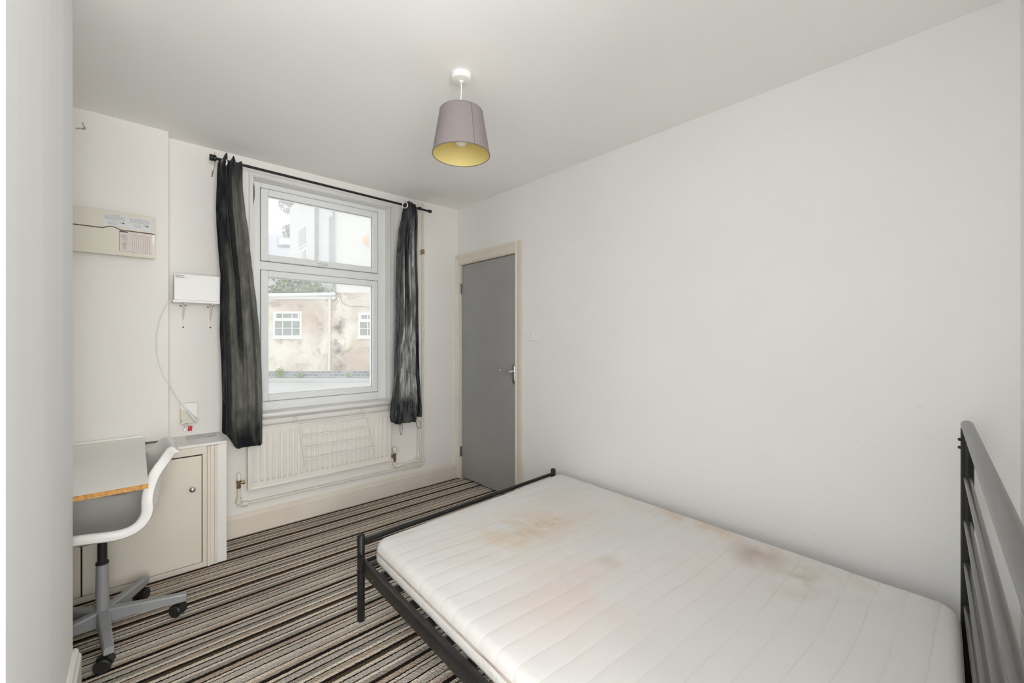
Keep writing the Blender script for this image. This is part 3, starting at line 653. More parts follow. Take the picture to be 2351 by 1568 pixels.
q.tube([(.482, 3.148, .228), (.482, 3.146, .322)], .0085, 14); q.build('tube', 'pipe', o, smooth=40)
fit(o, (1.826, PYp, .236), (0, 0, 1)); fit(o, (1.794, PYp, .202), (1, 0, 0)); fit(o, (.520, PYp, .206), (1, 0, 0), .034, .017); fit(o, (.482, 3.149, .238), (0, 0, 1), .036, .017)
q = MB(); q.ring(1.800, 1.852, 2.00, 2.052, .0, .0, .0, .0, 0, 0) if False else q.box(1.818, 1.834, PYp - .016, WY - .001, 2.010, 2.052, .002)
q.box(1.820, 1.832, PYp - .017, PYp - .014, 2.014, 2.028); tag(q.build('pipe_clip', 'brass', None), 'small brownish clip on the pipe right of the right curtain', 'clip')

# ------------------------------------------------------------------ wire airer hooked on the radiator
ar = thing('radiator_airer', 'white wire drying rack hooked over the radiator front', 'drying rack', (0, 0, 0))
YA = 3.086
r_ = .0024
for a, b2, c2 in (((.816, .734), (.828, .64), (.860, .392)), ((1.288, .730), (1.305, .66), (1.362, .394))):
    xt = a[0]; q = MB()
    q.tube(catmull([(xt - .012, 3.150, .712), (xt - .006, 3.140, a[1] + .006), (xt, 3.11, a[1] + .004), (b2[0] - .004, YA + .012, .700), (b2[0], YA, b2[1]), ((b2[0] + c2[0]) / 2, YA - .012, (b2[1] + c2[1]) / 2), (c2[0], YA - .020, c2[1])], 6), r_, 8)
    q.build('side_wire', 'wire', ar, smooth=60)
for (xa, za, xb, zb) in ((.822, .692, 1.300, .690), (.833, .612, 1.318, .606), (.842, .531, 1.334, .526), (.850, .451, 1.349, .447)):
    yy = YA - .020 * max(0, (.66 - za)) / .27 - .003
    q = MB(); q.tube([(xa, yy, za), (xb, yy, zb)], .0032, 8); q.build('crossbar', 'wire', ar, smooth=60)
q = MB(); q.tube([(.860, YA - .020, .392), (.838, YA + .026, .396)], r_, 8); q.build('stand_off', 'wire', ar)
q = MB(); q.tube([(1.362, YA - .020, .394), (1.338, YA + .026, .398)], r_, 8); q.build('stand_off', 'wire', ar)

# ------------------------------------------------------------------ light switch
o = thing('light_switch', 'white square pull switch plate on the wall right of the door', 'light switch', (RX, 2.188, 1.31))
q = MB(); q.box(-.010, 0, -.043, .043, -.043, .043, .004); q.build('plate', 'plastic_white', o)
q = MB(); q.lathe((-.010, .004, -.004), [(.0105, 0), (.0095, -.005), (.0001, -.006)], 18, 'X'); q.build('button', 'plastic_white', o, smooth=40)
for y in (-.030, .030):
    q = MB(); q.lathe((-.0101, y, .004), [(.0032, 0), (.0028, -.0008), (.0001, -.001)], 10, 'X'); q.build('screw', 'steel_dull', o)

# ------------------------------------------------------------------ pendant lamp
PXc, PYc = 1.070, 1.519
zc = ceil_z(PXc, PYc)
o = thing('pendant_lamp', 'ceiling pendant with tapered mauve-grey drum shade lined in gold', 'lamp', (PXc, PYc, zc))
q = MB(); q.lathe((0, 0, 0), [(.0440, .004), (.0435, -.020), (.041, -.026), (.030, -.029), (.010, -.030), (.009, -.037), (.0001, -.037)], 36); q.build('ceiling_rose', 'plastic_white', o, smooth=30)
zt, zb = 2.289 - zc, 2.100 - zc
q = MB(); q.tube(catmull([(0, 0, -.03), (.001, 0, -.07), (-.001, .001, -.11), (0, 0, zt - .03)], 5), .0032, 10); q.build('flex', 'cable_white', o, smooth=60)
sh = MB(); sh.lathe((0, 0, 0), [(.0955, zt), (.1275, zb)], 64); 
for fc in [f_ for f_ in sh.b.faces if len(f_.verts) > 4]: sh.b.faces.remove(fc)
so = sh.build('lamp_shade', 'shade_out', o, smooth=60)
ln = MB(); ln.lathe((0, 0, 0), [(.0935, zt - .001), (.1255, zb + .001)], 64)
for fc in [f_ for f_ in ln.b.faces if len(f_.verts) > 4]: ln.b.faces.remove(fc)
ln.build('lining', 'shade_in', so, smooth=60, recalc=False)
for rr, z in ((.0945, zt), (.1265, zb)):
    q = MB(); q.tube([(rr * math.cos(t), rr * math.sin(t), z) for t in [2 * math.pi * i / 64 for i in range(64)]], .0018, 6, closed=True); q.build('rim_trim', 'seam', so)
q = MB(); an = -YAW - R(90) + R(33); q.tube([(.0965 * math.cos(an), .0965 * math.sin(an), zt), (.1285 * math.cos(an), .1285 * math.sin(an), zb)], .0009, 6); q.build('seam', 'seam', so)
q = MB(); 
for k in range(3):
    a = 2 * math.pi * k / 3; q.tube([(0, 0, zt - .015), (.094 * math.cos(a), .094 * math.sin(a), zt - .004)], .0015, 6)
q.lathe((0, 0, zt - .045), [(.014, 0), (.019, .005), (.019, .03), (.013, .05)], 18); q.build('lamp_holder', 'plastic_white', o, smooth=40)
q = MB(); q.lathe((0, 0, zt - .054), [(.012, .01), (.013, -.01), (.020, -.030), (.030, -.052), (.031, -.068), (.025, -.084), (.013, -.093), (.0001, -.095)], 24); q.build('light_bulb', 'bulb', o, smooth=60)

# ------------------------------------------------------------------ bed
P0, P1 = Vector((.754, 1.856, 0)), Vector((2.113, 1.914, 0)); P2, P3 = Vector((2.093, .004, 0)), Vector((.734, -.050, 0))
bed = thing('bed_frame', 'black metal double bed frame with tubular slatted headboard', 'bed', (0, 0, 0))
def bpart(nm, mb, m='black_metal', sm=40, par=None): return mb.build(nm, m, par or bed, smooth=sm)
for p in (P0, P1):
    q = MB(); q.lathe(p, [(.0155, 0), (.0165, .004), (.0165, .385), (.014, .389), (.008, .391), (.0001, .391)], 24); lg = bpart('foot_leg', q)
for z in (.368, .235):
    q = MB(); q.lathe((P0.x - .016, P0.y - .004, z), [(.0045, 0), (.0045, -.004), (.0001, -.006)], 10, 'X'); bpart('bolt', q)
e1 = (P1 - P0).normalized()
q = MB(); q.cyl(P0 + e1 * .015 + Vector((0, 0, .357)), P1 - e1 * .015 + Vector((0, 0, .357)), .0105, 16); bpart('foot_bar', q)
q = MB(); q.cyl(P0 + e1 * .015 + Vector((0, 0, .258)), P1 - e1 * .015 + Vector((0, 0, .258)), .0105, 16); bpart('foot_bar', q)
PP3 = P2 - e1 * 1.43
for p in (P2, PP3):
    q = MB(); q.tube([p + Vector((0, 0, 0)), p + Vector((0, 0, .975))], .0160, 24); bpart('headboard_post', q)
for z in (.935, .908):
    q = MB(); q.lathe((P2.x + .0, P2.y + .015, z), [(.005, 0), (.005, .006), (.0001, .008)], 10, 'Y'); bpart('bolt', q)
q = MB(); A, B = P2 + e1 * .012 + Vector((0, 0, .985)), PP3 - e1 * .06 + Vector((0, 0, .985))
q.tube([A + e1 * .008, A + e1 * .005, A, B], [.008, .013, .0158, .0158], 28); bpart('headboard_top_rail', q, 'head_metal')
for z in (.806, .660, .515, .370):
    q = MB(); A, B = P2 + Vector((0, 0, z)), PP3 + Vector((0, 0, z)); q.tube([A + e1 * .008, A + e1 * .005, A, B], [.004, .008, .0098, .0098], 22); bpart('headboard_bar', q, 'head_metal')
def rail(a, b2, nm):
    dvec = (b2 - a); ln_ = dvec.length; dn = dvec.normalized(); mt = Matrix.Translation(a) @ Matrix.Rotation(math.atan2(dn.y, dn.x), 4, 'Z')
    q = MB(); q.box(.024, ln_ - .024, -.013, .013, .232, .286, .004, mt)
    ro = bpart(nm, q, sm=30)
    g = MB(); g.box(.010, .055, -.019, -.0125, .240, .318, .003, mt) if nm == 'near' else g.box(.010, .055, -.0165, -.0125, .236, .312, .006, mt)
    g.lathe(mt @ Vector((.030, -.019, .300)), [(.0001, -.003), (.007, -.002), (.007, .002)], 12, 'X'); bpart('corner_bracket', g, par=ro)
    for xx in (.16, ln_ * .5, ln_ - .2):
        g = MB(); g.lathe(mt @ Vector((xx, -.013, .256)), [(.004, .001), (.004, -.0025), (.0001, -.003)], 10, 'X'); bpart('bolt', g, 'steel_dull', par=ro)
    return ro
rail(P0, P3, 'side_rail'); rail(P1, P2, 'side_rail')
for k in range(15):
    t = .03 + k * .0665; a = P0.lerp(P3, t); b2 = P1.lerp(P2, t); dn = (b2 - a).normalized()
    mt = Matrix.Translation(a) @ Matrix.Rotation(math.atan2(dn.y, dn.x), 4, 'Z'); q = MB(); q.box(.013, (b2 - a).length - .013, -.022, .022, .2655, .2735, .002, mt); bpart('slat', q)
q = MB(); mid0, mid1 = (P0 + P1) / 2, (P2 + P3) / 2; q.box(mid0.x - .012, mid0.x + .012, mid1.y + .03, mid0.y - .02, .238, .265); bpart('centre_rail', q)

# mattress: rounded slab, thin, slightly skewed on the frame
C0, C1, C2, C3 = (.792, 1.812), (2.136, 1.868), (2.074, .022), (.738, -.020)
zB, zT = .2745, .372
def outline(inset, n=10, rc=.055):
    cs = [Vector((c[0], c[1], 0)) for c in (C0, C1, C2, C3)]; cen = sum(cs, Vector()) / 4; out = []
    for i in range(4):
        p, pr, nx_ = cs[i], cs[i - 1], cs[(i + 1) % 4]
        d0 = (pr - p).normalized(); d1 = (nx_ - p).normalized(); r2 = max(.012, rc - inset)
        c_ = p + (d0 + d1) * (inset + r2)
        a0 = (-d1); a1 = (-d0)
        for k in range(n + 1):
            t = k / n * math.pi / 2; out.append(c_ + (a0 * math.cos(t) + a1 * math.sin(t)) * r2)
    # dense sides
    res = []
    for i, p in enumerate(out):
        res.append(p); q_ = out[(i + 1) % len(out)]
        if (q_ - p).length > .2:
            m_ = 44
            for k in range(1, m_): res.append(p.lerp(q_, k / m_))
    return res
mt_ = thing('mattress', 'stained off-white quilted mattress lying on the bed frame', 'mattress', (0, 0, 0))
prof = [(.030, zT), (.016, zT - .004), (.006, zT - .013), (.0005, zT - .028), (0., zT - .040)]
q = MB(); loops_ = []
for ins, z in prof:
    ol = outline(ins); loops_.append([q.b.verts.new((p.x, p.y, z + .0022 * noise.noise(p * 9) * (1 if z > zT - .02 else 1.3))) for p in ol])
n_ = len(loops_[0])
for A_, B_ in zip(loops_, loops_[1:]):
    for i in range(n_): q.b.faces.new((A_[i], B_[i], B_[(i + 1) % n_], A_[(i + 1) % n_]))
# top surface: shrink the outline towards the middle line
cen = Vector(((C0[0] + C1[0] + C2[0] + C3[0]) / 4, (C0[1] + C1[1] + C2[1] + C3[1]) / 4, 0)); base = outline(.030); prev = loops_[0]
for st in range(1, 15):
    k_ = 1 - st / 15; cur = []
    for p in base:
        v_ = cen + (p - cen) * k_; cur.append(q.b.verts.new((v_.x, v_.y, zT + .004 * (1 - k_) ** .5 + .0028 * noise.noise(v_ * 5))))
    for i in range(n_): q.b.faces.new((cur[i], prev[i], prev[(i + 1) % n_], cur[(i + 1) % n_]))
    prev = cur
q.b.faces.new(prev); q.build('top_cover', 'mattress', mt_, smooth=70)
q = MB(); loops_ = []
for ins, z in [(0., zT - .044), (-.003, zT - .055), (-.003, zB + .020), (.002, zB + .006), (.012, zB)]:
    ol = outline(ins); loops_.append([q.b.verts.new((p.x + .001 * noise.noise(p * 30), p.y, z)) for p in ol])
for A_, B_ in zip(loops_, loops_[1:]):
    for i in range(n_): q.b.faces.new((A_[i], B_[i], B_[(i + 1) % n_], A_[(i + 1) % n_]))
q.b.faces.new(loops_[-1]); q.b.faces.new(loops_[0][::-1]); q.build('base_cover', 'mattress_side', mt_, smooth=70)
q = MB()
for dz_ in (.0385, .0462): q = MB(); q.tube([(p.x, p.y, zT - dz_ + .0022 * noise.noise(p * 9)) for p in outline(-.0012)], .0017, 6, closed=True); q.build('piping', 'piping', mt_, smooth=60)

# ------------------------------------------------------------------ cupboard under the desk
cb = thing('cupboard', 'low cream built-in cupboard boxed in below the left wall alcove', 'cupboard', (0, 0, 0))
CY, CT = 2.887, .692
q = MB(); q.box(-.76, .383, CY + .012, 3.193, .0, CT - .016, .002); q.build('carcass', 'cupboard', cb)
q = MB(); q.box(-.76, .385, CY - .002, 3.0935, CT - .016, CT, .004); q.box(SB, .385, 3.09, 3.1935, CT - .016, CT, .002); q.build('top_board', 'trim_white', cb)
q = MB(); q.box(-.76, .291, CY - .004, CY + .014, 0, .028, .002); q.box(-.76, .291, CY - .004, CY + .014, .634, CT - .016, .002)
q.box(.270, .291, CY - .004, CY + .014, .028, .634, .002); q.box(-.76, -.56, CY, CY + .014, .028, .634); q.build('face_frame', 'cupboard', cb)
for x0, x1 in ((-.198, .2665), (-.555, -.204)):
    q = MB(); q.box(x0, x1, CY - .006, CY + .010, .032, .628, .002); dr = q.build('door', 'cupboard', cb)
    if x1 > 0:
        k_ = MB(); k_.lathe((.224, CY - .006, .452), [(.006, 0), (.0055, -.010), (.012, -.016), (.0155, -.022), (.014, -.029), (.008, -.033), (.0001, -.034)], 24, 'Y'); k_.build('knob', 'chrome', dr, smooth=50)
q = MB(); q.box(.291, .306, CY - .014, CY + .014, 0, CT - .017, .003); q.box(.306, .325, CY - .008, CY + .014, 0, CT - .017, .003); q.box(.325, .338, CY - .011, CY + .014, 0, CT - .017, .003); q.build('moulding', 'trim', cb)
q = MB(); q.box(.338, .3835, CY - .004, CY + .014, 0, CT - .016, .003); q.build('end_panel', 'trim_white', cb)
q = MB()
for x0, x1, z0, z1 in ((-.1975, .2665, .628, .634), (.2665, .270, .03, .634), (-.204, -.198, .03, .63)): q.box(x0, x1, CY - .0005, CY + .013, z0, z1)
q.build('shadow_gap', 'crack', cb)
# paper left on top
q = MB(); q.prism([(.205, 3.046), (.222, 3.178), (.365, 3.166), (.352, 3.030)], lambda a, b2, z: (a, b2, z), CT + .0005, CT + .0022)
pp = tag(q.build('envelope', 'paper'), 'large grey-white envelope lying on the cupboard top beside the curtain', 'envelope')
q = MB()
for i in range(4): q.box(.312 + i * .009, .317 + i * .009, 3.046, 3.072, CT + .0022, CT + .0026)
q.build('print', 'ink', pp)

# ------------------------------------------------------------------ desk
dk = thing('desk', 'white desk top with raw chipboard edge in the left alcove', 'desk', (0, 0, 0))
DT = .734
q = MB(); q.box(-.75, .030, 2.082, 3.090, DT - .018, DT, .0012); q.build('desk_top', 'desk', dk)
q = MB(); q.box(-.75, .0302, 2.0785, 2.0822, DT - .0178, DT - .0006); q.build('raw_edge', 'chip', dk)
q = MB(); q.box(-.75, .024, 3.070, 3.090, DT, DT + .012, .003); q.build('back_strip', 'desk', dk)
q = MB(); q.box(-.757, -.72, 2.10, 3.07, DT - .060, DT - .0185); q.build('wall_batten', 'desk', dk)
q = MB(); q.cyl((-.70, 2.13, 0), (-.70, 2.13, DT - .018), .016); q.build('leg', 'grey_metal', dk)
q = MB(); q.cyl((-.10, 3.05, CT), (-.10, 3.05, DT - .018), .014); q.build('support_block', 'desk', dk)

# ------------------------------------------------------------------ swivel chair
HX, HY = -.112, 2.505
ch = thing('swivel_chair', 'white moulded swivel chair with grey five-star base pushed under the desk', 'chair', (HX, HY, 0))
q = MB(); q.lathe((0, 0, 0), [(.0225, .078), (.0230, .085), (.0215, .200), (.0200, .318), (.0185, .318)], 28); q.build('column_sleeve', 'grey_metal', ch, smooth=40)
q = MB(); q.lathe((0, 0, 0), [(.0215, .312), (.0215, .321), (.0160, .325), (.0155, .440)], 24); q.build('gas_lift', 'black_plastic', ch, smooth=40)
q = MB(); q.box(-.07, .05, -.06, .06, .425, .436, .004); q.build('seat_plate', 'black_metal', ch)
for k in range(5):
    a = R(-12 + 72 * k) if k else R(-11); ca = a
    mt = Matrix.Rotation(ca, 4, 'Z')
    arm = MB()
    secs = [(.018, .118, .060, .021), (.10, .112, .068, .019), (.20, .104, .066, .017), (.278, .098, .066, .016), (.288, .094, .068, .014)]
    rings = []
    for r0, zt_, zb_, hw in secs:
        rings.append([arm.b.verts.new(mt @ Vector((r0, y, z))) for y, z in ((-hw, zb_), (hw, zb_), (hw, zt_ - .006), (hw * .7, zt_), (-hw * .7, zt_), (-hw, zt_ - .006))])
    for A_, B_ in zip(rings, rings[1:]):
        for i in range(6): arm.b.faces.new((A_[i], A_[(i + 1) % 6], B_[(i + 1) % 6], B_[i]))
    arm.b.faces.new(rings[0]); arm.b.faces.new(rings[-1][::-1]); ao = arm.build('base_arm', 'grey_metal', ch, smooth=35)
    cs = MB(); base_p = mt @ Vector((.266, 0, 0)); wa = ca + R(60 + 25 * k)
    ax = Vector((math.cos(wa), math.sin(wa), 0)); off = Vector((-ax.y, ax.x, 0)) * .012
    ctr = base_p + off + Vector((0, 0, .0265))
    for sg in (-1, 1):
        p0 = ctr + ax * (sg * .006); p1 = ctr + ax * (sg * .026)
        cs.tube([p0, p0.lerp(p1, .2), p0.lerp(p1, .8), p1], [.0225, .0265, .0265, .022], 22)
    cs.cyl(ctr - ax * .01, ctr + ax * .01, .012, 12); cs.cyl(base_p + Vector((0, 0, .03)), base_p + Vector((0, 0, .070)), .0075, 10)
    # hood
    hood = []
    for sg in (-.019, .019):
        hood.append([ctr + ax * sg + off.normalized() * (math.cos(t) * .0305) + Vector((0, 0, math.sin(t) * .0305)) for t in [R(5) + R(170) * i / 12 for i in range(13)]])
    cs.grid(hood); cs.build('caster', 'black_plastic', ao, smooth=40)
# shell
Cc = [(-.20, .448), (-.12, .442), (-.04, .438), (.04, .440), (.10, .448), (.150, .478), (.178, .530), (.190, .600), (.200, .680), (.214, .745), (.226, .793)]
Ee = [(-.215, .540), (-.135, .545), (-.04, .540), (.050, .527), (.100, .538), (.122, .575), (.121, .615), (.127, .665), (.148, .724), (.186, .775), (.216, .803)]
# edge curve measured from the near side, relative to the hub
hw = [.225, .240, .248, .250, .250, .248, .245, .236, .215, .180, .125]
def resample(T, n=3): return catmull([(a, b2, 0) for a, b2 in T], n)
C_, E_, H_ = resample(Cc), resample(Ee), [v.x for v in catmull([(h_, 0, 0) for h_ in hw], 3)]
rows = []
for i in range(len(C_)):
    row = []
    for j in range(25):
        v = -1 + 2 * j / 24; k_ = abs(v) ** 2.6; p = C_[i].lerp(E_[i], k_); yy = H_[i] * math.copysign(abs(v) ** .92, v)
        row.append(Vector((p.x, yy, p.y)))
    # rolled flange: continue past the rim outwards and down/back
    prev_i, next_i = max(i - 1, 0), min(i + 1, len(C_) - 1)
    t = (E_[next_i] - E_[prev_i]).normalized(); nrm = Vector((t.y, 0, -t.x))  # pointing down (seat) / back (backrest)
    for sg in (-1, 1):
        rim = row[0] if sg < 0 else row[-1]
        f1 = rim + Vector((0, sg * .010, 0)) + nrm * .006; f2 = rim + Vector((0, sg * .013, 0)) + nrm * .040
        if sg < 0: row = [f2, f1] + row
        else: row = row + [f1, f2]
    rows.append(row)
# top flange rolled backwards, front lip rolled down
top = [p + Vector((.018, 0, -.004)) for p in rows[-1]]; top2 = [p + Vector((.024, 0, -.022)) for p in rows[-1]]
fr = [p + Vector((-.012, 0, -.008)) for p in rows[0]]; fr2 = [p + Vector((-.014, 0, -.030)) for p in rows[0]]
q = MB(); q.grid([fr2, fr] + rows + [top, top2]); q.build('seat_shell', 'chair', ch, smooth=80, solid=.0045, sub=1)

# ------------------------------------------------------------------ consumer unit
cu = thing('fuse_box', 'aged cream plastic fuse box with stickers, on the wall above the desk', 'fuse box', (0, 0, 0))
q = MB(); q.box(-.42, .068, 3.040, 3.0935, 1.734, 1.944, .006); q.build('base', 'consumer', cu)
seg = []
for i in range(13):
    t = i / 12; seg.append((-.132 + .064 * t, 1.858 + .013 * math.sin(math.pi * t)))
lowp = [(-.425, 1.724), (.066, 1.724), (.072, 1.730), (.072, 1.8545)] + [(x, z - .0025) for x, z in seg[::-1]] + [(-.425, 1.8545)]
upp = [(-.425, 1.8605)] + [(x, z + .0025) for x, z in seg] + [(.072, 1.8605), (.072, 1.944), (.064, 1.952), (-.425, 1.952)]
q = MB(); q.prism(lowp, lambda a, z, y: (a, y, z), 3.022, 3.045); q.build('lower_cover', 'consumer', cu)
q = MB(); q.prism(upp, lambda a, z, y: (a, y, z), 3.020, 3.045); up_ = q.build('upper_cover', 'consumer', cu)
q = MB(); q.box(-.42, .068, 3.034, 3.046, 1.850, 1.875); q.build('gap', 'consumer_gap', cu)
def sticker(x0, x1, z0, z1, m, y=3.0192): s = MB(); s.box(x0, x1, y, y + .0012, z0, z1); return s.build('sticker', m, cu)
s1 = sticker(-.130, -.040, 1.872, 1.934, 'sticker'); s2 = sticker(-.036, .058, 1.868, 1.932, 'sticker')
q = MB(); q2 = MB(); rnd = random.Random(5)
q.box(-.096, -.068, 3.0186, 3.0193, 1.9295, 1.9325)
for sx0, wd, top_ in ((-.126, .080, 1.926), (-.030, .080, 1.926)):
    for i in range(4): 
        x = sx0
        while x < sx0 + wd - .004:
            l_ = rnd.uniform(.004, .011); q.box(x, min(x + l_, sx0 + wd), 3.0186, 3.0193, top_ - i * .0062 - .0026, top_ - i * .0062); x += l_ + .0015
    for i in range(3): q.box(sx0 + .012, sx0 + .046, 3.0187, 3.0193, top_ - .030 - i * .006 - .0016, top_ - .030 - i * .006)
    q2 = MB(); q2.box(sx0 + .067, sx0 + .074, 3.0186, 3.0193, top_ - .036, top_ - .028); q2.box(sx0 + .055, sx0 + .0672, 3.0186, 3.0193, top_ - .032, top_ - .0295); q2.build('emblem', 'ink_dark', s1 if sx0 < -.1 else s2)
q.build('print', 'ink', s1)
s3 = sticker(-.071, .058, 1.746, 1.8535, 'sticker_pink', 3.0212)
q = MB(); q.box(-.071, -.038, 3.0206, 3.0213, 1.8475, 1.8535); q.box(-.0705, -.0685, 3.0206, 3.0213, 1.746, 1.848); q.build('print', 'ink_dark', s3)
q = MB()
for i in range(9): q.box(-.022 + i * .0088, -.0205 + i * .0088, 3.0206, 3.0213, 1.752, 1.832)
for i in range(3): q.box(-.064 + i * .003, -.040, 3.0206, 3.0213, 1.828 - i * .011, 1.832 - i * .011)
for i in range(6): q.box(-.060, -.044, 3.0206, 3.0213, 1.762 + i * .006, 1.765 + i * .006)
q.box(-.022, .056, 3.0206, 3.0213, 1.836, 1.838); q.box(-.07, .058, 3.0206, 3.0213, 1.7455, 1.7475); q.build('print', 'ink_brown', s3)
q = MB(); q.box(.060, .0705, 3.0214, 3.0222, 1.800, 1.850); q.build('label_strip', 'plastic_white', cu)

# hook and bits on the wall
q = MB(); q.tube(catmull([(-.212, 3.0915, 2.405), (-.208, 3.0905, 2.39), (-.200, 3.0895, 2.376), (-.206, 3.088, 2.370), (-.214, 3.088, 2.374)], 4), .0016, 6); q.tube(catmull([(-.236, 3.0915, 2.360), (-.226, 3.089, 2.370), (-.214, 3.089, 2.368), (-.205, 3.090, 2.380)], 4), .0014, 6)
tag(q.build('wall_hook', 'mark'), 'tiny rusty wire hook high on the wall above the fuse box', 'hook')

# ------------------------------------------------------------------ shelf with router box
sh = thing('wall_shelf', 'small white shelf on two thin brackets beside the left curtain', 'shelf', (0, 0, 0))
q = MB(); q.box(.150, .372, 3.056, WY - .001, 1.492, 1.506, .002); q.build('board', 'plastic_white', sh)
for x in (.205, .338):
    q = MB(); q.box(x - .0035, x + .0035, WY - .006, WY - .001, 1.346, 1.492); q.box(x - .0035, x + .0035, 3.075, WY - .002, 1.4865, 1.4915)
    q.tube([(x, 3.10, 1.488), (x, WY - .004, 1.400)], .003, 8); bo = q.build('bracket', 'pipe', sh)
    for dx, z in ((-.012, 1.478), (.010, 1.482), (0, 1.351)):
        s = MB(); s.lathe((x + dx, WY - .006, z), [(.0042, 0), (.0038, -.003), (.0001, -.004)], 10, 'Y'); s.build('screw', 'black_plastic', bo)
rt = thing('router_box', 'plain white rectangular box standing on the small wall shelf', 'box', (0, 0, 0))
q = MB(); q.box(.156, .373, 3.062, 3.135, 1.5065, 1.658, .003); q.build('casing', 'plastic_white', rt)
q = MB(); 
for i, (a, b2) in enumerate(((.162, .200), (.162, .204))): q.box(a, b2, 3.0593, 3.0601, 1.645 - i * .010, 1.650 - i * .010)
q.build('print', 'ink', rt)
q = MB(); q.box(.206, .2075, 3.0592, 3.0601, 1.625, 1.655); q.box(.217, .2185, 3.0592, 3.0601, 1.625, 1.655); q.build('faint_label', 'sticker', rt)

# socket, plug, cable, keys
sk = thing('wall_socket', 'cream surface-mounted socket box above the cupboard top', 'socket', (.230, WY, .830))
q = MB(); q.box(-.040, .040, -.034, -.0005, -.062, .062, .004); q.build('box', 'consumer', sk)
q = MB(); q.prism([(-.0405, .063), (.0405, .063), (.0405, -.030), (-.0405, .034)], lambda a, z, y: (a, y, z), -.038, -.034); q.build('front_plate', 'plastic_white', sk)
q = MB(); q.lathe((-.034, -.0345, -.042), [(.003, 0), (.0028, -.001), (.0001, -.0012)], 10, 'Y'); q.build('screw', 'black_plastic', sk)
pl = thing('cable_plug', 'slim white plug hanging diagonally in front of the socket box', 'plug', (.243, 3.135, .820))
q = MB(); q.tube([(-.026, 0, .034), (-.020, -.001, .026), (.024, -.002, -.040), (.028, -.002, -.045)], [.006, .0095, .0105, .008], 10, flat=(1, .8)); q.build('body', 'plastic_cable', pl, smooth=40)
q = MB(); q.tube(catmull([(.170, 3.10, 1.500), (.138, 3.075, 1.498), (.108, 3.070, 1.440), (.086, 3.072, 1.350), (.078, 3.074, 1.250), (.089, 3.078, 1.150), (.112, 3.083, 1.065), (.145, 3.10, .990), (.178, 3.13, .920), (.216, 3.136, .855)], 8), .0023, 8)
tag(q.build('cable', 'plastic_cable', None, smooth=60), 'thin pale cable looping from the shelf down to the socket box', 'cable')
ky = thing('key_tag', 'red key tag on a ring hanging below the socket box', 'key tag', (.222, 3.158, .762))
q = MB(); q.tube([(math.cos(t) * .009 - .006, -.001, math.sin(t) * .011) for t in [2 * math.pi * i / 16 for i in range(16)]], .0013, 6, closed=True); q.build('ring', 'chrome', ky, smooth=60)
q = MB(); q.box(-.010, .010, -.003, .003, -.016, .014, .003, Matrix.Translation((.014, 0, -.022)) @ Matrix.Rotation(R(8), 4, 'Y')); q.build('tag', 'red', ky)
q = MB(); q.box(-.009, -.001, -.001, .001, -.034, -.010, .001, Matrix.Rotation(R(12), 4, 'Y')); q.build('key', 'chrome', ky)

# cord hanging near the curtain rod end
q = MB(); q.tube([(.360, WY - .006, 2.455), (.362, WY - .008, 2.38), (.352, WY - .012, 2.32)], .0014, 6); q.tube([(.352, WY - .012, 2.335), (.345, WY - .012, 2.295)], .0036, 8)
tag(q.build('pull_cord', 'mark', None), 'short brownish cord with toggle hanging behind the left rod end', 'cord')
# scuffs on the right wall (faint marks with their own shape)
q = MB()
for (y, z, l_, an_) in ((.45, .42, .012, .3), (.30, .86, .010, 1.), (.12, 1.02, .012, 2.1)):
    q.box(RX - .0008, RX - .0001, y, y + l_, z, z + .0015)
q.build('wall_scuff', 'scuff')['kind'] = 'structure'

# ================================================================== outdoors (local frame turned with the street)
st_rot = -YAW
def out(name, label, cat, group=None):
    o = thing(name, label, cat, (0, 0, 0), st_rot, group); return o
D = 16.5
f = MB(); f.box(-60, 60, 4.6, 70, -.42, -.36)
o = f.build('ground', 'road'); o.rotation_euler = (0, 0, st_rot); o['kind'] = 'structure'
f = MB(); f.box(-40, 20, D - .9, D + .4, -.36, -.27, .01); o = f.build('pavement', M['road']); o.rotation_euler = (0, 0, st_rot); o['kind'] = 'structure'
# low rendered building
lb = out('low_building', 'low weathered cream rendered building across the street with white gutter', 'building')
q = MB(); q.box(-13.2, -7.03, D, D + 2.6, -.005, 2.98); q.build('wall', 'weathered', lb)
q = MB(); q.box(-13.2, -7.03, D - .03, D + .05, -.36, -.005); q.build('plinth', 'plinth', lb)
q = MB(); q.prism([(D - .12, 2.98), (D + 2.7, 3.3), (D + 2.7, 3.4), (D - .12, 3.07)], lambda y, z, x: (x, y, z), -13.2, -7.05); q.build('roof', 'slate', lb)
q = MB(); q.tube([(-13.2, D - .14, 2.90), (-7.0, D - .14, 3.06)], .065, 14); q.box(-13.2, -7.03, D - .06, D - .005, 2.86, 2.98); q.build('gutter', 'gutter', lb)
q = MB(); q.tube([(-7.24, D - .10, 2.98), (-7.24, D - .07, 2.8), (-7.26, D - .07, .02)], .05, 12); q.build('downpipe', 'pipe_out', lb)
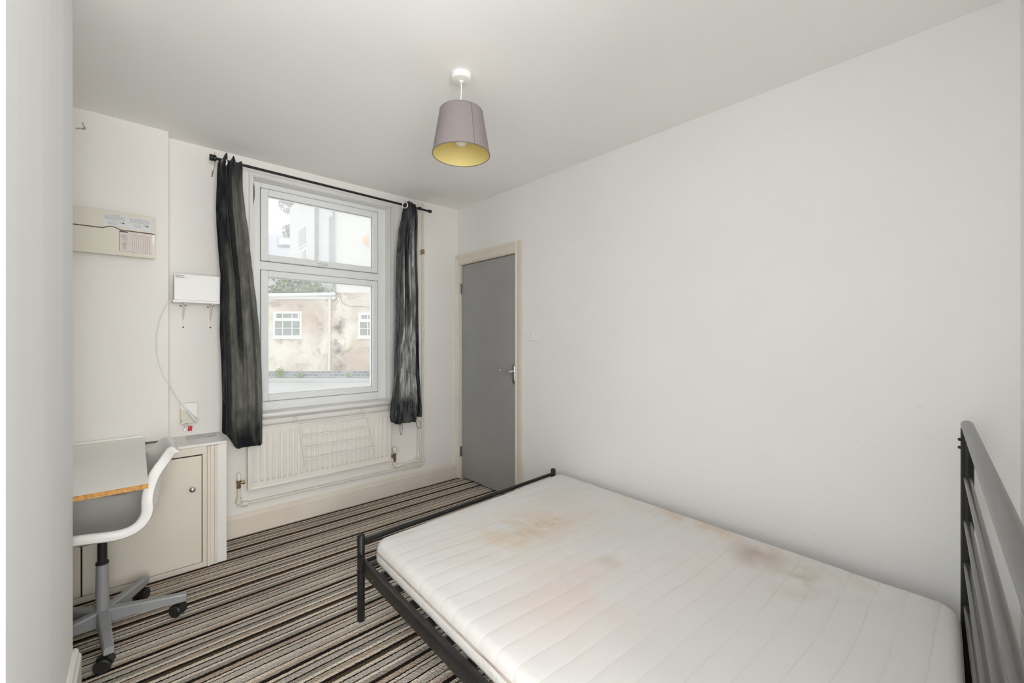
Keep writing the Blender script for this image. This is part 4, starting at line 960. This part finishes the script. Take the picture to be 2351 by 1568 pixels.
def out_window(parent, x0, x1, z0, z1, y):
    f = MB(); w_ = x1 - x0; hh = z1 - z0; t = .07
    f.ring(x0, x1, z0, z1, t, t, t * 1.3, t, y - .07, y + .02, .01); zt_ = z0 + hh * .68
    f.box(x0 + t, x1 - t, y - .065, y + .02, zt_ - .05, zt_ + .05); f.ring(x0 + .09, x1 - .09, zt_ + .03, z1 - .05, .045, .045, .04, .04, y - .085, y, .006)
    for k in (1, 2):
        xx = x0 + w_ * (k / 3); f.box(xx - .014, xx + .014, y - .06, y, z0 + t, z1 - t)
    zm = z0 + t * 1.3 + (zt_ - .05 - z0 - t * 1.3) / 2; f.box(x0 + t, x1 - t, y - .06, y, zm - .014, zm + .014)
    f.box(x0 - .04, x1 + .04, y - .12, y, z0 - .05, z0 + .01, .01)
    fo = f.build('window', 'win_out', parent)
    g = MB(); g.box(x0 + t, x1 - t, y - .035, y - .025, z0 + t, z1 - t); g.build('pane', 'pane_out', fo)
out_window(lb, -9.49, -8.37, 1.33, 2.37, D)
# tall building
tb = out('tall_building', 'tall cream rendered building with peach alarm box, across the street', 'building')
q = MB(); q.box(-7.03, 2.5, D + .02, D + 7, -.005, 3.12); q.build('lower_wall', 'weathered', tb)
q = MB(); q.box(-7.028, 2.5, D + .0, D + 7, 3.12, 9.5); q.build('upper_wall', 'render_white', tb)
q = MB(); q.box(-7.03, 2.5, D - .02, D + .05, -.36, -.005); q.build('plinth', 'plinth', tb)
out_window(tb, -6.12, -5.0, 1.33, 2.32, D + .02)
q = MB(); q.tube([(-7.08, D - .06, 3.0), (-7.08, D - .06, 9.3)], .055, 12); q.build('soil_pipe', 'pipe_grey', tb)
q = MB(); q.tube(catmull([(-6.85, D - .03, 3.1), (-6.75, D - .03, 2.75), (-6.45, D - .03, 2.58), (-6.0, D - .03, 2.58), (-5.6, D - .03, 2.52)], 6), .012, 6); q.build('cable', 'cable_out', tb)
q = MB(); q.lathe((-5.70, D - .005, 5.20), [(.22, 0), (.22, -.06), (.16, -.10), (.0001, -.11)], 24, 'Y'); q.build('alarm_box', 'alarm', tb, smooth=40)
# receding white wing behind
wg = out('white_wing', 'pale wing with tall grey windows receding behind the low building', 'building')
A0, A1 = Vector((-9.45, 20.1, 0)), Vector((-13.1, 24.4, 0)); dn = (A1 - A0).normalized(); mt = Matrix.Translation(A0) @ Matrix.Rotation(math.atan2(dn.y, dn.x), 4, 'Z'); ln_ = (A1 - A0).length
q = MB(); q.box(0, ln_, -5, 0, -.3, 9.0, 0, mt); q.box(-.1, 3.0, -9, -4.9, -.3, 9, 0, mt) if False else None; q.build('wall', 'render_side', wg)
for (a, b2, z0, z1) in ((1.8, 3.4, 6.2, 7.25), (1.8, 2.6, 5.35, 6.0), (1.8, 2.5, 4.55, 5.15)):
    q = MB(); q.box(a, b2, -.02, .05, z0, z1, .0, mt); wo = q.build('window', 'win_out', wg)
    q = MB(); q.box(a + .08, b2 - .08, .05, .07, z0 + .08, z1 - .08, 0, mt); q.build('pane', 'pane_out', wo)
q = MB(); q.tube([mt @ Vector((-.05, .08, 2.5)), mt @ Vector((-.05, .08, 8.8))], .075, 12); q.build('soil_pipe', 'pipe_grey', wg)
q = MB(); q.box(-9.4, -7.3, 20.1, 20.5, -.36, 9.0); q.build('link_wall', 'render_side', wg)
q = MB(); q.box(-8.85, -8.72, 20.02, 20.12, 4.9, 7.2); q.build('narrow_window', 'pane_out', wg)
# slate-roofed house far behind
sr = out('slate_roof_house', 'distant house with pale slate roof and one skylight', 'house')
q = MB(); q.box(-24, -15.2, 32, 38, -.36, 6.4); q.build('wall', 'render_side', sr)
q = MB(); q.prism([(31.5, 6.0), (35.2, 10.2), (38.8, 6.0)], lambda y, z, x: (x, y, z), -23.0, -15.0); rf = q.build('roof', 'slate', sr)
def roofpt(x, t, off=.0): return (x, 31.5 + 3.7 * t - .05 - off, 6.0 + 4.2 * t + .05 + off)
q = MB(); q.prism([(-19.2, .66), (-18.0, .66), (-18.0, .84), (-19.5, .84)], lambda x, t, o_: roofpt(x, t, o_), .02, .10); sl = q.build('skylight', 'pipe_grey', rf)
q = MB(); q.prism([(-19.1, .68), (-18.1, .68), (-18.1, .82), (-19.35, .82)], lambda x, t, o_: roofpt(x, t, o_), .10, .13); q.build('pane', 'win_out', sl)
# foliage
def leaves(mb, c, rad, n, size, rnd):
    for _ in range(n):
        while True:
            p = Vector((rnd.uniform(-1, 1), rnd.uniform(-1, 1), rnd.uniform(-1, 1)))
            if p.length < 1: break
        p = p * (.55 + .45 * rnd.random()); p = Vector((p.x * rad[0], p.y * rad[1], p.z * rad[2])) + Vector(c)
        a = Vector((rnd.uniform(-1, 1), rnd.uniform(-1, 1), rnd.uniform(-1, 1))).normalized(); b2 = a.cross(Vector((rnd.uniform(-1, 1), rnd.uniform(-1, 1), rnd.uniform(-1, 1)))).normalized()
        s = size * rnd.uniform(.6, 1.3); a *= s; b2 *= s * .55
        mb.quad(p - a, p - b2, p + a, p + b2)
def plant(name, label, cat, blobs, trunk, lm, size, seed):
    o = out(name, label, cat); rnd = random.Random(seed); q = MB()
    for c_, r2, n in blobs: leaves(q, c_, r2, n, size, rnd)
    q.build('foliage', lm, o, recalc=False)
    q = MB(); q.tube(trunk[0], trunk[1], 8); q.build('trunk', 'bark', o, smooth=60); return o
plant('tree', 'tall grey-green tree beyond the rooftops', 'tree', [((-14.0, 27, 10.6), (1.5, 1.3, 1.5), 1500), ((-14.2, 27, 8.3), (.85, .8, .6), 420)],
      ([(-13.8, 27.3, -.3), (-13.9, 27.1, 4), (-14.4, 27, 8.5)], [.30, .22, .10]), 'leaf_dark', .14, 3)
plant('shrub', 'pale green shrubs growing behind the low building roof', 'shrub', [((-11.0, 21.0, 3.9), (1.1, .5, 1.35), 1000), ((-9.3, 19.5, 3.3), (.75, .22, .75), 600), ((-8.5, 19.5, 3.1), (.6, .2, .6), 420), ((-12.3, 21.8, 3.5), (1.0, .5, .9), 700), ((-12.0, 21.6, 4.9), (.7, .4, .8), 300), ((-10.3, 21.4, 4.9), (.6, .3, .7), 240)],
      ([(-11.0, 21.0, -.3), (-11.0, 21.0, 3.6)], [.09, .05]), 'leaf', .10, 4)
for nm, x, s_, sd, lab in (('weed', -9.22, .22, 5, 'largest green weed at the foot of the low building'), ('weed', -8.4, .11, 6, 'small weed between the large weed and the downpipe'), ('weed', -6.45, .12, 7, 'small weed at the foot of the tall building')):
    o = out(nm, lab, 'weed'); rnd = random.Random(sd); q = MB(); leaves(q, (x, D - .10, -.27 + s_ * .9), (s_, .05, s_), 130, .045, rnd); q.build('foliage', 'weed', o, recalc=False)
    q = MB(); q.tube([(x, D - .10, -.27), (x, D - .10, -.27 + s_)], .008, 6); q.build('stem', 'weed', o)
